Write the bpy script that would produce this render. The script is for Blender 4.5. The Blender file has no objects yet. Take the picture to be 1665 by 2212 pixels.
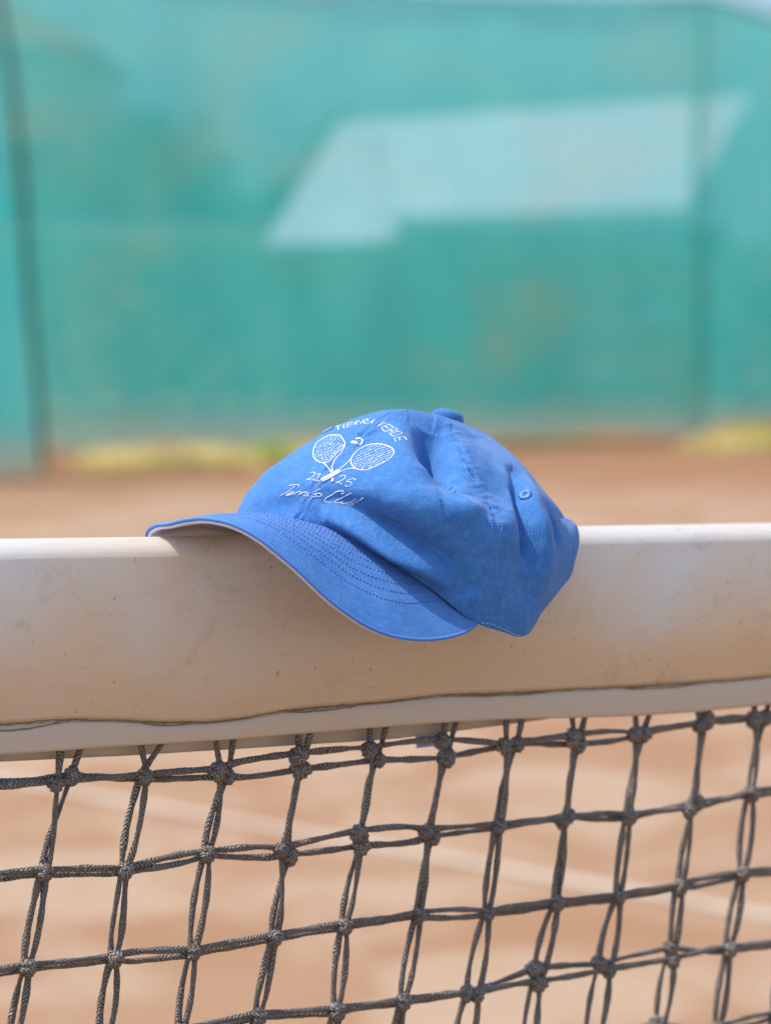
import bpy, bmesh, math, random
import numpy as np
from mathutils import Vector, Matrix

random.seed(7); np.random.seed(7)
R = math.radians
SC = bpy.context.scene
COL = SC.collection

# ---------------------------------------------------------------- camera
cam_data = bpy.data.cameras.new('camera')
cam = bpy.data.objects.new('camera', cam_data); COL.objects.link(cam)
cam.location = (0, 0, 1.2)
cam.rotation_euler = (R(90 - 5.7), 0, 0)
cam_data.sensor_fit = 'VERTICAL'
cam_data.sensor_height = 36.0; cam_data.sensor_width = 36.0
cam_data.lens = 5200/2212*36
cam_data.clip_start = .05; cam_data.clip_end = 3000
cam_data.dof.use_dof = True
cam_data.dof.focus_distance = 1.345
cam_data.dof.aperture_fstop = 5.2
cam_data.dof.aperture_blades = 0
SC.camera = cam

# ---------------------------------------------------------------- sky, sun, exposure
SUN = Vector((-.48, .02, .88)).normalized()          # towards the sun
world = bpy.data.worlds.new('World'); SC.world = world
world.use_nodes = True
wn = world.node_tree.nodes; wl = world.node_tree.links
bg = wn['Background']
sky = wn.new('ShaderNodeTexSky'); sky.sky_type = 'NISHITA'; sky.sun_disc = False
sky.sun_elevation = math.asin(SUN.z); sky.sun_rotation = math.atan2(SUN.x, SUN.y)
sky.altitude = 50; sky.air_density = 1.0; sky.dust_density = 2.0; sky.ozone_density = 1.0
wl.new(sky.outputs['Color'], bg.inputs['Color'])
bg.inputs['Strength'].default_value = .15
sd = bpy.data.lights.new('sun', 'SUN'); sd.energy = 2.3; sd.angle = R(.53); sd.color = (1, .955, .89)
sun = bpy.data.objects.new('sun', sd); COL.objects.link(sun)
sun.rotation_euler = (-SUN).to_track_quat('-Z', 'Y').to_euler()
sun.location = (0, 0, 8)
SC.view_settings.view_transform = 'Standard'
SC.view_settings.look = 'None'
SC.view_settings.gamma = 1
SC.view_settings.use_curve_mapping = False
SC.view_settings.exposure = 1.12

# ---------------------------------------------------------------- helpers
def link_mesh(name, verts, faces, mat, parent=None, smooth=True, uvs=None):
    me = bpy.data.meshes.new(name)
    me.from_pydata([tuple(map(float, v)) for v in verts], [], [tuple(map(int, f)) for f in faces])
    if smooth: me.polygons.foreach_set('use_smooth', [True]*len(me.polygons))
    if uvs is not None:
        layer = me.uv_layers.new(name='UVMap')
        idx = np.empty(len(me.loops), dtype=np.int32); me.loops.foreach_get('vertex_index', idx)
        layer.data.foreach_set('uv', np.asarray(uvs, dtype=np.float32)[idx].ravel())
    if mat: me.materials.append(mat)
    me.update()
    o = bpy.data.objects.new(name, me); COL.objects.link(o)
    if parent: o.parent = parent
    return o

def thing(name, label, cat, group=None, loc=(0, 0, 0)):
    o = bpy.data.objects.new(name, None); COL.objects.link(o); o.location = loc
    o.empty_display_size = .1
    o['label'] = label; o['category'] = cat
    if group: o['group'] = group
    return o
def tag(o, label, cat, group=None, kind=None):
    if label: o['label'] = label
    if cat: o['category'] = cat
    if group: o['group'] = group
    if kind: o['kind'] = kind
    return o

class MB:
    """collects shapes into one mesh"""
    def __init__(self): self.v = []; self.f = []; self.uv = []
    def add(self, verts, faces, uv=None):
        b = len(self.v)
        self.v += [tuple(x) for x in verts]; self.f += [tuple(i + b for i in q) for q in faces]
        self.uv += [tuple(x) for x in uv] if uv is not None else [(0, 0)]*len(verts)
    def box(self, c, s, rot=0.0):
        cx, cy, cz = c; sx, sy, sz = (k/2 for k in s); cr, sr = math.cos(rot), math.sin(rot)
        vs = [(cx + x*sx*cr - y*sy*sr, cy + x*sx*sr + y*sy*cr, cz + z*sz) for z in (-1, 1) for x, y in ((-1, -1), (1, -1), (1, 1), (-1, 1))]
        self.add(vs, [(3, 2, 1, 0), (4, 5, 6, 7), (0, 1, 5, 4), (1, 2, 6, 5), (2, 3, 7, 6), (3, 0, 4, 7)])
    def tube(self, path, rad, seg=8, cap=True, flat=1.0, closed_uv=True, twist=0.0):
        P = np.asarray(path, float); n = len(P)
        r = np.broadcast_to(np.asarray(rad, float), (n,))
        tg = np.gradient(P, axis=0); tg /= np.linalg.norm(tg, axis=1, keepdims=True) + 1e-12
        ref = np.array([0, 0, 1.0]) if abs(tg[0][2]) < .9 else np.array([1.0, 0, 0])
        u = np.cross(tg[0], ref); u /= np.linalg.norm(u)
        L = np.concatenate([[0], np.cumsum(np.linalg.norm(np.diff(P, axis=0), axis=1))])
        vs = []; uv = []
        for i in range(n):
            u = u - tg[i]*(u@tg[i]); u /= np.linalg.norm(u) + 1e-12
            w = np.cross(tg[i], u)
            for k in range(seg + 1):
                a = 2*math.pi*k/seg + twist*L[i]
                vs.append(P[i] + r[i]*(math.cos(a)*u + flat*math.sin(a)*w)); uv.append((k/seg, L[i]))
        fs = []
        for i in range(n - 1):
            for k in range(seg):
                a = i*(seg + 1) + k
                fs.append((a, a + 1, a + seg + 2, a + seg + 1))
        if cap:
            fs.append(tuple(range(seg - 1, -1, -1)))
            fs.append(tuple((n - 1)*(seg + 1) + k for k in range(seg)))
        self.add(vs, fs, uv)
    def build(self, name, mat, parent=None, smooth=True):
        return link_mesh(name, self.v, self.f, mat, parent, smooth, self.uv)

def fast_mesh(name, V, Q, UV, mat, parent=None):
    me = bpy.data.meshes.new(name); nq = len(Q)
    me.vertices.add(len(V)); me.vertices.foreach_set('co', np.asarray(V, np.float32).ravel())
    me.loops.add(nq*4); me.loops.foreach_set('vertex_index', np.asarray(Q, np.int32).ravel())
    me.polygons.add(nq); me.polygons.foreach_set('loop_start', np.arange(0, nq*4, 4, dtype=np.int32)); me.polygons.foreach_set('loop_total', np.full(nq, 4, np.int32))
    me.update(calc_edges=True)
    me.polygons.foreach_set('use_smooth', np.ones(nq, bool))
    layer = me.uv_layers.new(name='UVMap'); L_ = np.asarray(UV, np.float32)[np.asarray(Q)]; wrap = (L_[:, :, 0].max(1) - L_[:, :, 0].min(1)) > .5
    L_[wrap, :, 0] = np.where(L_[wrap, :, 0] < .5, L_[wrap, :, 0] + 1, L_[wrap, :, 0]); layer.data.foreach_set('uv', L_.ravel())
    me.materials.append(mat); me.validate()
    o = bpy.data.objects.new(name, me); COL.objects.link(o)
    if parent: o.parent = parent
    return o

def smooth_path(pts, n):
    """Catmull-Rom resample to about n points"""
    P = np.asarray(pts, float)
    if len(P) < 3:
        t = np.linspace(0, 1, n)[:, None]; return P[0]*(1 - t) + P[-1]*t
    L = np.concatenate([[0], np.cumsum(np.linalg.norm(np.diff(P, axis=0), axis=1) + 1e-9)])
    m = np.gradient(P, L, axis=0)
    x = np.linspace(0, L[-1], n); i = np.clip(np.searchsorted(L, x) - 1, 0, len(L) - 2)
    h = (L[i + 1] - L[i])[:, None]; t = ((x - L[i])[:, None])/h
    return ((2*t**3 - 3*t**2 + 1)*P[i] + (t**3 - 2*t**2 + t)*h*m[i] + (-2*t**3 + 3*t**2)*P[i+1] + (t**3 - t**2)*h*m[i+1])

# ---------------------------------------------------------------- material kit
class Mat:
    def __init__(self, name):
        self.m = bpy.data.materials.new(name); self.m.use_nodes = True
        self.t = self.m.node_tree; self.n = self.t.nodes; self.l = self.t.links
        self.b = self.n['Principled BSDF']; self.out = self.n['Material Output']
    def node(self, kind, **kw):
        x = self.n.new(kind)
        for k, v in kw.items(): setattr(x, k, v)
        return x
    def set(self, **kw):
        for k, v in kw.items(): self.b.inputs[k.replace('_', ' ')].default_value = v
        return self
    def plug(self, x, sock):
        if isinstance(x, (int, float)): sock.default_value = x
        elif isinstance(x, tuple): sock.default_value = x if len(x) == 4 else (*x, 1)
        else: self.l.new(x, sock)
    def coord(self, which='Object', scale=(1, 1, 1), rot=(0, 0, 0)):
        c = self.node('ShaderNodeTexCoord'); mp = self.node('ShaderNodeMapping')
        mp.inputs['Scale'].default_value = scale; mp.inputs['Rotation'].default_value = rot
        self.l.new(c.outputs[which], mp.inputs['Vector']); return mp.outputs['Vector']
    def noise(self, vec, scale, detail=4, rough=.55, dist=0.0):
        x = self.node('ShaderNodeTexNoise'); x.inputs['Scale'].default_value = scale
        x.inputs['Detail'].default_value = detail; x.inputs['Roughness'].default_value = rough; x.inputs['Distortion'].default_value = dist
        self.l.new(vec, x.inputs['Vector']); return x.outputs['Fac']
    def wave(self, vec, scale, dist=0, direction='X', detail=2, dscale=1.0):
        x = self.node('ShaderNodeTexWave', bands_direction=direction); x.inputs['Scale'].default_value = scale
        x.inputs['Distortion'].default_value = dist; x.inputs['Detail'].default_value = detail; x.inputs['Detail Scale'].default_value = dscale
        self.l.new(vec, x.inputs['Vector']); return x.outputs['Fac']
    def ramp(self, fac, stops, interp='LINEAR'):
        x = self.node('ShaderNodeValToRGB'); x.color_ramp.interpolation = interp
        e = x.color_ramp.elements
        while len(e) < len(stops): e.new(.5)
        for el, (p, c) in zip(e, stops):
            el.position = p; el.color = (c, c, c, 1) if isinstance(c, (int, float)) else (*c, 1)
        self.l.new(fac, x.inputs['Fac']); return x.outputs['Color']
    def mix(self, fac, a, b, blend='MIX'):
        x = self.node('ShaderNodeMix', data_type='RGBA', blend_type=blend)
        self.plug(fac, x.inputs[0]); self.plug(a, x.inputs[6]); self.plug(b, x.inputs[7]); return x.outputs[2]
    def math(self, op, a, b=0.0, c=0.0):
        x = self.node('ShaderNodeMath', operation=op)
        self.plug(a, x.inputs[0]); self.plug(b, x.inputs[1]); self.plug(c, x.inputs[2]); return x.outputs[0]
    def sep(self, vec):
        x = self.node('ShaderNodeSeparateXYZ'); self.l.new(vec, x.inputs[0]); return x.outputs
    def color(self, x): self.plug(x, self.b.inputs['Base Color']); return self
    def bump(self, h, strength=.5, dist=.001, prev=None):
        x = self.node('ShaderNodeBump'); x.inputs['Strength'].default_value = strength; x.inputs['Distance'].default_value = dist
        self.l.new(h, x.inputs['Height'])
        if prev: self.l.new(prev, x.inputs['Normal'])
        self.l.new(x.outputs['Normal'], self.b.inputs['Normal']); return x.outputs['Normal']

# ---------------------------------------------------------------- materials
def mat_cloth(name, c1, c2, scale=1.0, twill=True):
    m = Mat(name); uv = m.coord('UV')
    big = m.noise(uv, 34, 5, .65); fine = m.noise(uv, 1400, 3, .7); mid = m.noise(uv, 260, 3, .65)
    tw = m.wave(m.coord('UV', rot=(0, 0, R(9))), 330, 1.4, 'X', 2, 3.0)
    col = m.mix(m.ramp(big, [(.3, 0.0), (.7, 1.0)]), c1, c2)
    worn = (c2[0]*1.7 + .025, c2[1]*1.5 + .02, min(1, c2[2]*1.3))
    col = m.mix(m.math('MULTIPLY', m.ramp(fine, [(.46, 0.0), (.72, 1.0)]), .75), col, worn)
    col = m.mix(m.math('MULTIPLY', m.ramp(tw, [(.25, 1.0), (.75, 0.0)]), .45 if twill else 0), col, tuple(k*.62 for k in c1))
    col = m.mix(m.math('MULTIPLY', m.ramp(mid, [(.48, 0.0), (.70, 1.0)]), .30), col, worn)
    m.color(col); m.set(Roughness=.85, Sheen_Weight=.15, Sheen_Roughness=.45)
    m.b.inputs['Specular IOR Level'].default_value = .18
    n1 = m.bump(m.math('ADD', m.math('MULTIPLY', tw, .7), m.math('MULTIPLY', fine, .6)), .55, .0005)
    m.bump(mid, .25, .0012, n1)
    return m.m

BLUE1, BLUE2 = (.025, .122, .375), (.052, .192, .475)
M_CAP = mat_cloth('washed_blue_twill', BLUE1, BLUE2)
def mat_thread(name, c, rough=.5):
    m = Mat(name); o = m.coord('Object')
    n = m.noise(o, 2600, 2); m.color(m.mix(m.ramp(n, [(.3, 0.0), (.7, 1.0)]), tuple(k*.86 for k in c), c))
    m.set(Roughness=rough); m.bump(n, .4, .0003); return m.m
M_WHITE = mat_thread('white_embroidery_thread', (.70, .70, .78))
M_STITCH = mat_thread('blue_stitch_thread', (.13, .28, .62))
M_STITCHD = mat_thread('deep_blue_stitch_thread', (.045, .14, .50))
M_STITCHL = mat_thread('pale_blue_stitch_thread', (.30, .47, .78))
m = Mat('pale_lavender_lining'); o = m.coord('UV'); n = m.noise(o, 900, 3, .7)
m.color(m.mix(n, (.58, .56, .66), (.70, .68, .76))); m.set(Roughness=.9); m.bump(n, .3, .0005); M_LINING = m.m
m = Mat('edge_binding'); o = m.coord('Object'); n = m.noise(o, 1500, 3, .7)
m.color(m.mix(n, (.04, .15, .45), (.09, .22, .54))); m.set(Roughness=.85); m.bump(n, .4, .0005); M_EDGE = m.m
M_STRAP = mat_cloth('lavender_blue_strap', (.24, .28, .62), (.31, .35, .70), twill=False)

# off-white vinyl with clay stains
def vinyl(name, hem):
  m = Mat(name); o = m.coord('Object')
  cl = m.noise(o, 9, 5, .6, .4); fi = m.noise(o, 60, 4, .6); sp = m.noise(o, 260, 2, .5); sm = m.noise(o, 24, 6, .7, 1.5)
  z = m.sep(m.coord('Object'))[2]
  low = m.math('MULTIPLY', m.math('SUBTRACT', 1.035, z), 11.0)      # warm ground bounce painted in, stronger towards the lower seam
  low = m.math('MINIMUM', m.math('MAXIMUM', low, 0.0), 1.0)
  base = m.mix(m.ramp(cl, [(.3, 0.0), (.75, 1.0)]), (.80, .785, .76), (.78, .73, .665))
  dust = m.math('MULTIPLY', m.ramp(m.math('ADD', m.math('MULTIPLY', cl, .7), m.math('MULTIPLY', low, .35)), [(.30, 0.0), (.66, 1.0)]), .88)  # clay mottling joined with the painted ground bounce
  base = m.mix(dust, base, (.85, .68, .47))
  base = m.mix(m.math('MULTIPLY', m.ramp(sm, [(.55, 0.0), (.72, 1.0)]), .42), base, (.52, .35, .18))
  base = m.mix(m.math('MULTIPLY', m.ramp(sp, [(.715, 0.0), (.765, 1.0)]), .6), base, (.27, .17, .09))
  st = m.noise(m.coord('Object', (22, 22, 300)), 1, 3, .5)
  base = m.mix(m.math('MULTIPLY', m.ramp(st, [(.62, 0.0), (.74, 1.0)]), .16), base, (.42, .29, .18))
  if hem: base = m.mix(.88, base, (.44, .35, .262))  # hem copy of the same vinyl, dimmer light painted into its colour
  m.color(base); m.set(Roughness=.42)
  m.b.inputs['Specular IOR Level'].default_value = .35
  n1 = m.bump(fi, .10, .002); m.bump(m.noise(o, 700, 2), .10, .0004, n1)
  return m.m
M_VINYL = vinyl('dusty_white_vinyl', False); M_HEM = vinyl('shaded_white_vinyl_hem', True)
m = Mat('clay_stained_seam_thread'); o = m.coord('Object'); n = m.noise(o, 400, 3)
m.color(m.mix(n, (.13, .09, .055), (.30, .21, .13))); m.set(Roughness=.9); M_SEAM = m.m

# dusty black braided cord: long narrow chevrons from the tube's own u (around) and v (along)
def mat_cord(name, c1, c2, ck, freq, slope):
    m = Mat(name); uv = m.coord('UV'); s = m.sep(uv); o = m.coord('Object')
    jit = m.noise(m.coord('UV', (3, 140, 1)), 1, 2, .5)
    tri = m.math('PINGPONG', m.math('MULTIPLY', s[0], 4.0), 1.0)
    saw = m.math('FRACT', m.math('ADD', m.math('ADD', m.math('MULTIPLY', s[1], freq), m.math('MULTIPLY', tri, slope)), m.math('MULTIPLY', jit, 2.2)))
    hgt = m.math('SINE', m.math('MULTIPLY', saw, math.pi))
    fib = m.noise(m.coord('UV', (16, 500, 1)), 1, 3, .7); n = m.noise(o, 60, 4, .6)
    col = m.mix(m.ramp(n, [(.3, 0.0), (.7, 1.0)]), c1, c2)
    col = m.mix(m.ramp(hgt, [(.22, 1.0), (.70, 0.0)]), col, ck)
    col = m.mix(m.math('MULTIPLY', m.ramp(fib, [(.54, 0.0), (.74, 1.0)]), .55), col, (c2[0]*2.0, c2[1]*1.95, c2[2]*1.9))
    m.color(col); m.set(Roughness=.42)
    m.b.inputs['Specular IOR Level'].default_value = .5
    n1 = m.bump(hgt, 1.0, .0009); m.bump(fib, .5, .0005, n1)
    return m.m
M_CORD = mat_cord('weathered_black_braided_cord', (.145, .117, .096), (.245, .203, .168), (.034, .027, .022), 420.0, 1.6)

# clay court
m = Mat('court_clay'); o = m.coord('Object')
a = m.noise(m.coord('Object', (1, 1.0, 1)), .55, 5, .55, .6); b = m.noise(m.coord('Object', (.7, .8, 1)), 2.6, 5, .6, .8); g = m.noise(o, 70, 3, .7)
c = m.mix(m.ramp(a, [(.36, 0.0), (.64, 1.0)]), (.245, .130, .066), (.275, .168, .102))
c = m.mix(m.ramp(b, [(.44, 0.0), (.60, 1.0)]), c, (.322, .226, .150))
y = m.sep(o)[1]
far = m.ramp(m.math('ADD', m.math('MULTIPLY', m.math('SUBTRACT', y, 12.3), .42), m.math('MULTIPLY', m.math('SUBTRACT', b, .5), .8)), [(.0, 0.0), (.9, 1.0)])
c = m.mix(m.math('MULTIPLY', far, .85), c, (.225, .110, .052))      # deeper orange-brown clay towards the back fence
c = m.mix(m.ramp(g, [(.35, 0.0), (.7, .25)]), c, (.22, .135, .08))
m.color(c); m.set(Roughness=.95); m.b.inputs['Specular IOR Level'].default_value = .1
m.bump(m.noise(o, 160, 4, .7), .5, .004); M_CLAY = m.m
m = Mat('dusty_white_line'); o = m.coord('Object'); n = m.noise(o, 9, 5, .65)
m.color(m.mix(m.ramp(n, [(.3, 0.0), (.7, 1.0)]), (.35, .26, .185), (.42, .33, .245))); m.set(Roughness=.8); M_LINE = m.m

# green windscreen mesh: partly see-through weave, glows when the sun is behind it
def mat_screen(name, c1, c2, open_=.21, trl=.5):
    m = Mat(name); o = m.coord('Object')
    n = m.noise(m.coord('Object', (1, 1, .8)), .9, 4, .55, .5); d = m.noise(m.coord('Object', (.7, .7, 1.3)), .8, 5, .6, .6)
    c = m.mix(m.ramp(n, [(.32, 0.0), (.68, 1.0)]), c1, c2)
    c = m.mix(m.math('MULTIPLY', m.ramp(d, [(.46, 0.0), (.70, 1.0)]), .36), c, (.46, .50, .24))
    z = m.sep(o)[2]
    dust = m.ramp(m.math('ADD', m.math('MULTIPLY', z, -2.6), m.math('ADD', m.math('MULTIPLY', d, .7), .55)), [(.0, 0.0), (.75, 1.0)])
    c = m.mix(m.math('MULTIPLY', dust, .55), c, (.42, .43, .32))   # clay dust splashed on the lower edge
    dif = m.node('ShaderNodeBsdfDiffuse'); tr = m.node('ShaderNodeBsdfTranslucent'); tp = m.node('ShaderNodeBsdfTransparent')
    m.l.new(c, dif.inputs['Color']); m.l.new(c, tr.inputs['Color'])
    tp.inputs['Color'].default_value = (1, .92, 1, 1)
    a = m.node('ShaderNodeMixShader'); a.inputs[0].default_value = trl; m.l.new(dif.outputs[0], a.inputs[1]); m.l.new(tr.outputs[0], a.inputs[2])
    b = m.node('ShaderNodeMixShader'); b.inputs[0].default_value = 1 - open_; m.l.new(tp.outputs[0], b.inputs[1]); m.l.new(a.outputs[0], b.inputs[2])
    m.l.new(b.outputs[0], m.out.inputs['Surface']); return m.m
M_SCREEN = mat_screen('teal_windscreen_mesh', (.075, .52, .43), (.12, .61, .50))
M_SCREEN2 = mat_screen('pale_teal_windscreen_mesh', (.07, .53, .49), (.10, .60, .55))
M_SCREEN3 = mat_screen('dense_teal_windscreen_mesh', (.07, .50, .42), (.11, .58, .49), .17, .30)
def plain(name, c1, c2, sc=6, rough=.6, metal=0.0):
    m = Mat(name); n = m.noise(m.coord('Object'), sc, 4, .6); m.color(m.mix(m.ramp(n, [(.3, 0.0), (.7, 1.0)]), c1, c2))
    m.set(Roughness=rough, Metallic=metal); m.bump(n, .1, .003); return m.m
M_POST = plain('dark_green_painted_steel', (.012, .042, .036), (.03, .075, .06), 8, .5)
M_POST2 = plain('green_painted_steel', (.04, .31, .28), (.055, .36, .32), 8, .5)
M_ROOF = plain('white_corrugated_roofing', (.52, .53, .56), (.60, .61, .64), 2, .5)
M_RIB = plain('grey_roof_rib', (.48, .50, .52), (.52, .54, .56), 3, .6)
M_SHEDW = plain('dark_green_shed_wall', (.07, .15, .10), (.09, .175, .12), 3, .8)
M_BEIGE = plain('beige_render', (.55, .43, .30), (.62, .50, .37), 2, .9)
M_TILE = plain('terracotta_tiles', (.34, .15, .09), (.42, .20, .12), 3, .85)
M_GLASS = plain('dark_window_glass', (.03, .04, .05), (.05, .06, .07), 3, .1)
M_HILL = plain('haze_tinted_wooded_hillside', (.13, .21, .23), (.18, .27, .29), .03, .95)  # distance haze put into the woodland colour
M_BARK = plain('tree_bark', (.10, .075, .05), (.16, .12, .085), 9, .95)
def mat_leaf(name, c1, c2):
    m = Mat(name); inf = m.node('ShaderNodeNewGeometry')
    n = m.noise(m.coord('Object'), 1.3, 3); r = inf.outputs['Random Per Island']
    m.color(m.mix(m.math('MULTIPLY_ADD', r, .6, m.math('MULTIPLY', n, .4)), c1, c2)); m.set(Roughness=.6)
    m.b.inputs['Subsurface Weight'].default_value = 0
    tr = m.node('ShaderNodeBsdfTranslucent'); tr.inputs['Color'].default_value = (*[k*1.2 for k in c2], 1)
    a = m.node('ShaderNodeMixShader'); a.inputs[0].default_value = .45
    m.l.new(m.b.outputs[0], a.inputs[1]); m.l.new(tr.outputs[0], a.inputs[2]); m.l.new(a.outputs[0], m.out.inputs['Surface'])
    return m.m
M_LEAF1 = mat_leaf('dark_olive_leaves', (.07, .125, .05), (.12, .18, .08))
M_LEAF2 = mat_leaf('mid_green_leaves', (.07, .14, .05), (.11, .19, .08))
M_DRY = mat_leaf('dry_grass_blades', (.60, .50, .20), (.72, .62, .29))
M_WEED = mat_leaf('bright_weed_leaves', (.20, .36, .05), (.36, .48, .08))
M_WEEDY = mat_leaf('yellow_weed_leaves', (.42, .40, .06), (.54, .50, .10))

# ---------------------------------------------------------------- ground and court
def sheet(name, x0, x1, y0, y1, z, mat, nx=2, ny=2):
    vs = [(x0 + (x1-x0)*i/nx, y0 + (y1-y0)*j/ny, z) for j in range(ny + 1) for i in range(nx + 1)]
    fs = [(j*(nx+1)+i, j*(nx+1)+i+1, (j+1)*(nx+1)+i+1, (j+1)*(nx+1)+i) for j in range(ny) for i in range(nx)]
    return link_mesh(name, vs, fs, mat, None, False)
tag(sheet('ground', -700, 700, -300, 1500, 0, M_CLAY, 4, 4), None, None, kind='structure')
# white line crossing the court beyond the net, worn and dusty
a = np.array([-.676, 5.44]); b = np.array([.716, 4.40]); d = (b - a)/np.linalg.norm(b - a); nrm = np.array([-d[1], d[0]])
vs, fs = [], []
N = 60
for i in range(N + 1):
    c = a - d*5 + d*(i/N)*14
    w = .026 + random.uniform(-.004, .004)
    vs += [(*(c - nrm*w), .004), (*(c + nrm*w), .004)]
    if i: fs.append((2*i - 2, 2*i - 1, 2*i + 1, 2*i))
tag(link_mesh('court_line', vs, fs, M_LINE, None, False), None, None, kind='structure')

# ---------------------------------------------------------------- back fence with windscreen
FP0 = np.array([-2.17, 15.75]); FP1 = np.array([2.27, 17.5])
FD1 = (FP1 - FP0)/np.linalg.norm(FP1 - FP0)
FP2 = FP1 + np.array([.45, .89])*9.0
FPL = FP0 + np.array([-.95, -.31])*7.0
fence = thing('windscreen_fence', 'tall court fence covered in teal green windscreen mesh at the back of the clay court', 'fence', loc=(*FP0, 0))
def rel(p): return (p[0] - FP0[0], p[1] - FP0[1], p[2])
def screen(name, A, B, zt, zb, mat, off=0.0, label=None, skew=0.0):
    L = np.linalg.norm(B - A); dd = (B - A)/L; nn = np.array([dd[1], -dd[0]])
    nx, nz = max(12, int(L/.12)), 26
    vs, uv = [], []
    for i in range(nx + 1):
        f = i/nx; t = zt(f); b0 = zb(f)
        for j in range(nz + 1):
            g = j/nz; x = f*L
            w = .018*math.sin(x*4.1 + 2*g) + .012*math.sin(x*9.7 + g*5 + 1) + .03*math.sin(x*1.3)*math.sin(math.pi*g)
            p = A + dd*(x - skew*g*f) + nn*(off + w*(.3 + .7*math.sin(math.pi*g)))
            vs.append(rel((p[0], p[1], b0 + (t - b0)*g)))
    fs = [(i*(nz+1)+j, (i+1)*(nz+1)+j, (i+1)*(nz+1)+j+1, i*(nz+1)+j+1) for i in range(nx) for j in range(nz)]
    o = link_mesh(name, vs, fs, mat, fence)
    if label: o['label'] = label
    return o
screen('windscreen_panel', FP0 - FD1*.6, FP1, lambda f: 3.07 + (1.1*(.45 - f)**2 if f < .45 else .28*(f - .45)**2), lambda f: .05 + .02*math.sin(f*31), M_SCREEN)
screen('windscreen_panel', FP1, FP2, lambda f: 3.15 - .02*f, lambda f: .04 + .02*math.sin(f*20), M_SCREEN3)
screen('windscreen_panel', np.array([-8.4, 12.4]), np.array([-2.03, 14.20]), lambda f: 3.3, lambda f: .015, M_SCREEN2, 0, 'paler windscreen panel hanging to the ground left of the dark post', .34)
def post(path, r, mat, label=None):
    mb = MB(); mb.tube([rel(p) for p in path], r, 12)
    o = mb.build('fence_post', mat, fence)
    if label: o['label'] = label
def lerp2(A, B, f): return A + (B - A)*f
# leaning dark post in front of the mesh
post([(-2.075, 14.62, -0.10), (-2.104, 14.62, 0.45), (-2.153, 14.62, 1.00), (-2.177, 14.62, 1.70), (-2.241, 14.62, 2.40), (-2.339, 14.62, 3.00), (-2.407, 14.62, 3.40)], .022, M_POST, 'dark leaning post')
for P, h in ((FP1 + np.array([-.02, .07]), 3.1), (FP2, 3.1), (lerp2(FP1, FP2, .5), 3.1), (FPL, 3.1)):
    post([(*P, -.1), (*P, 1.5), (*P, h)], .032, M_POST2)
def rail(A, B, za, zb, zm):
    mb = MB(); mb.tube([rel((*lerp2(A, B, f), (za*(1-f) + zb*f) - zm*4*f*(1-f))) for f in np.linspace(0, 1, 14)], .016, 8)
    mb.build('top_rail', M_POST2, fence)
rail(FP0 + np.array([0, .03]), FP1 + np.array([0, .03]), 3.28, 3.16, .13); rail(FP1, FP2, 3.16, 3.14, 0); rail(FPL, FP0, 3.3, 3.3, 0)

# grass and weeds along the foot of the fence
def blades(mb, c, n, spread, h, w=.012):
    for _ in range(n):
        a = random.uniform(0, 2*math.pi); r = spread*math.sqrt(random.random())
        x, y = c[0] + r*math.cos(a), c[1] + .45*r*math.sin(a)
        hh = h*random.uniform(.45, 1.1); lean = random.uniform(.1, .6)*hh; b = random.uniform(0, 2*math.pi)
        dx, dy = math.cos(b), math.sin(b); ww = w*random.uniform(.7, 1.4)
        vs = [(x - dy*ww, y + dx*ww, 0), (x + dy*ww, y - dx*ww, 0), (x + dx*lean*.4 + dy*ww*.8, y + dy*lean*.4 - dx*ww*.8, hh*.6), (x + dx*lean*.4 - dy*ww*.8, y + dy*lean*.4 + dx*ww*.8, hh*.6), (x + dx*lean, y + dy*lean, hh)]
        mb.add(vs, [(0, 1, 2, 3), (3, 2, 4)])
NF = np.array([FD1[1], -FD1[0]])
mb = MB()
for i in range(138):
    f = random.random()**1.35*.36 if i < 105 else random.uniform(.87, 1.02)
    c = lerp2(FP0, FP1, f) + NF*random.uniform(1.02, 1.42)
    blades(mb, c, 34, .15, random.uniform(.07, .15))
for i in range(60):
    c = lerp2(FP0, FP1, random.uniform(.35, .82)) + NF*random.uniform(.02, .10)
    blades(mb, c, 12, .10, .05)
tag(mb.build('dry_grass', M_DRY, None, False), None, None, kind='stuff')
def weed(c, mat, label, n=140, sp=.17, h=.17):
    mb = MB(); blades(mb, (0, 0), n, sp, h, .016)
    o = mb.build('weed', mat, None, False); o.location = (*c, 0)
    return tag(o, label, 'weed', 'weeds at the foot of the fence')
weed(lerp2(FP0, FP1, .222) + NF*1.25, M_WEED, 'bright green weed tuft among dry grass left of the cap', 130, .16, .15)
weed(FP1 + np.array([.22, -1.2]), M_WEEDY, 'yellow green weed clump at the fence corner post on the right', 150, .24, .17)
weed(lerp2(FP0, FP1, .085) + NF*1.25, M_WEEDY, 'low yellow weed patch beside the dark leaning post', 150, .22, .10)

# wooded hillside far behind
nx, ny = 120, 24; vs = []; fs = []
for j in range(ny + 1):
    for i in range(nx + 1):
        x = -260 + 520*i/nx; f = j/ny; y = 70 + 160*f + 30*math.sin(x*.011)
        hgt = (16.2 + 1.6*math.sin(x*.05 + .6) + .8*math.sin(x*.13 + 2) + .35*math.sin(x*.41))*math.sin(math.pi*f**.8)**.8 if j else -1.0
        vs.append((x, y, hgt + (random.uniform(-.35, .35) if 0 < j < ny else -.5)))
for j in range(ny):
    for i in range(nx):
        q = j*(nx + 1) + i; fs.append((q, q + 1, q + nx + 2, q + nx + 1))
tag(link_mesh('hills', vs, fs, M_HILL), None, None, kind='structure')

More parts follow.
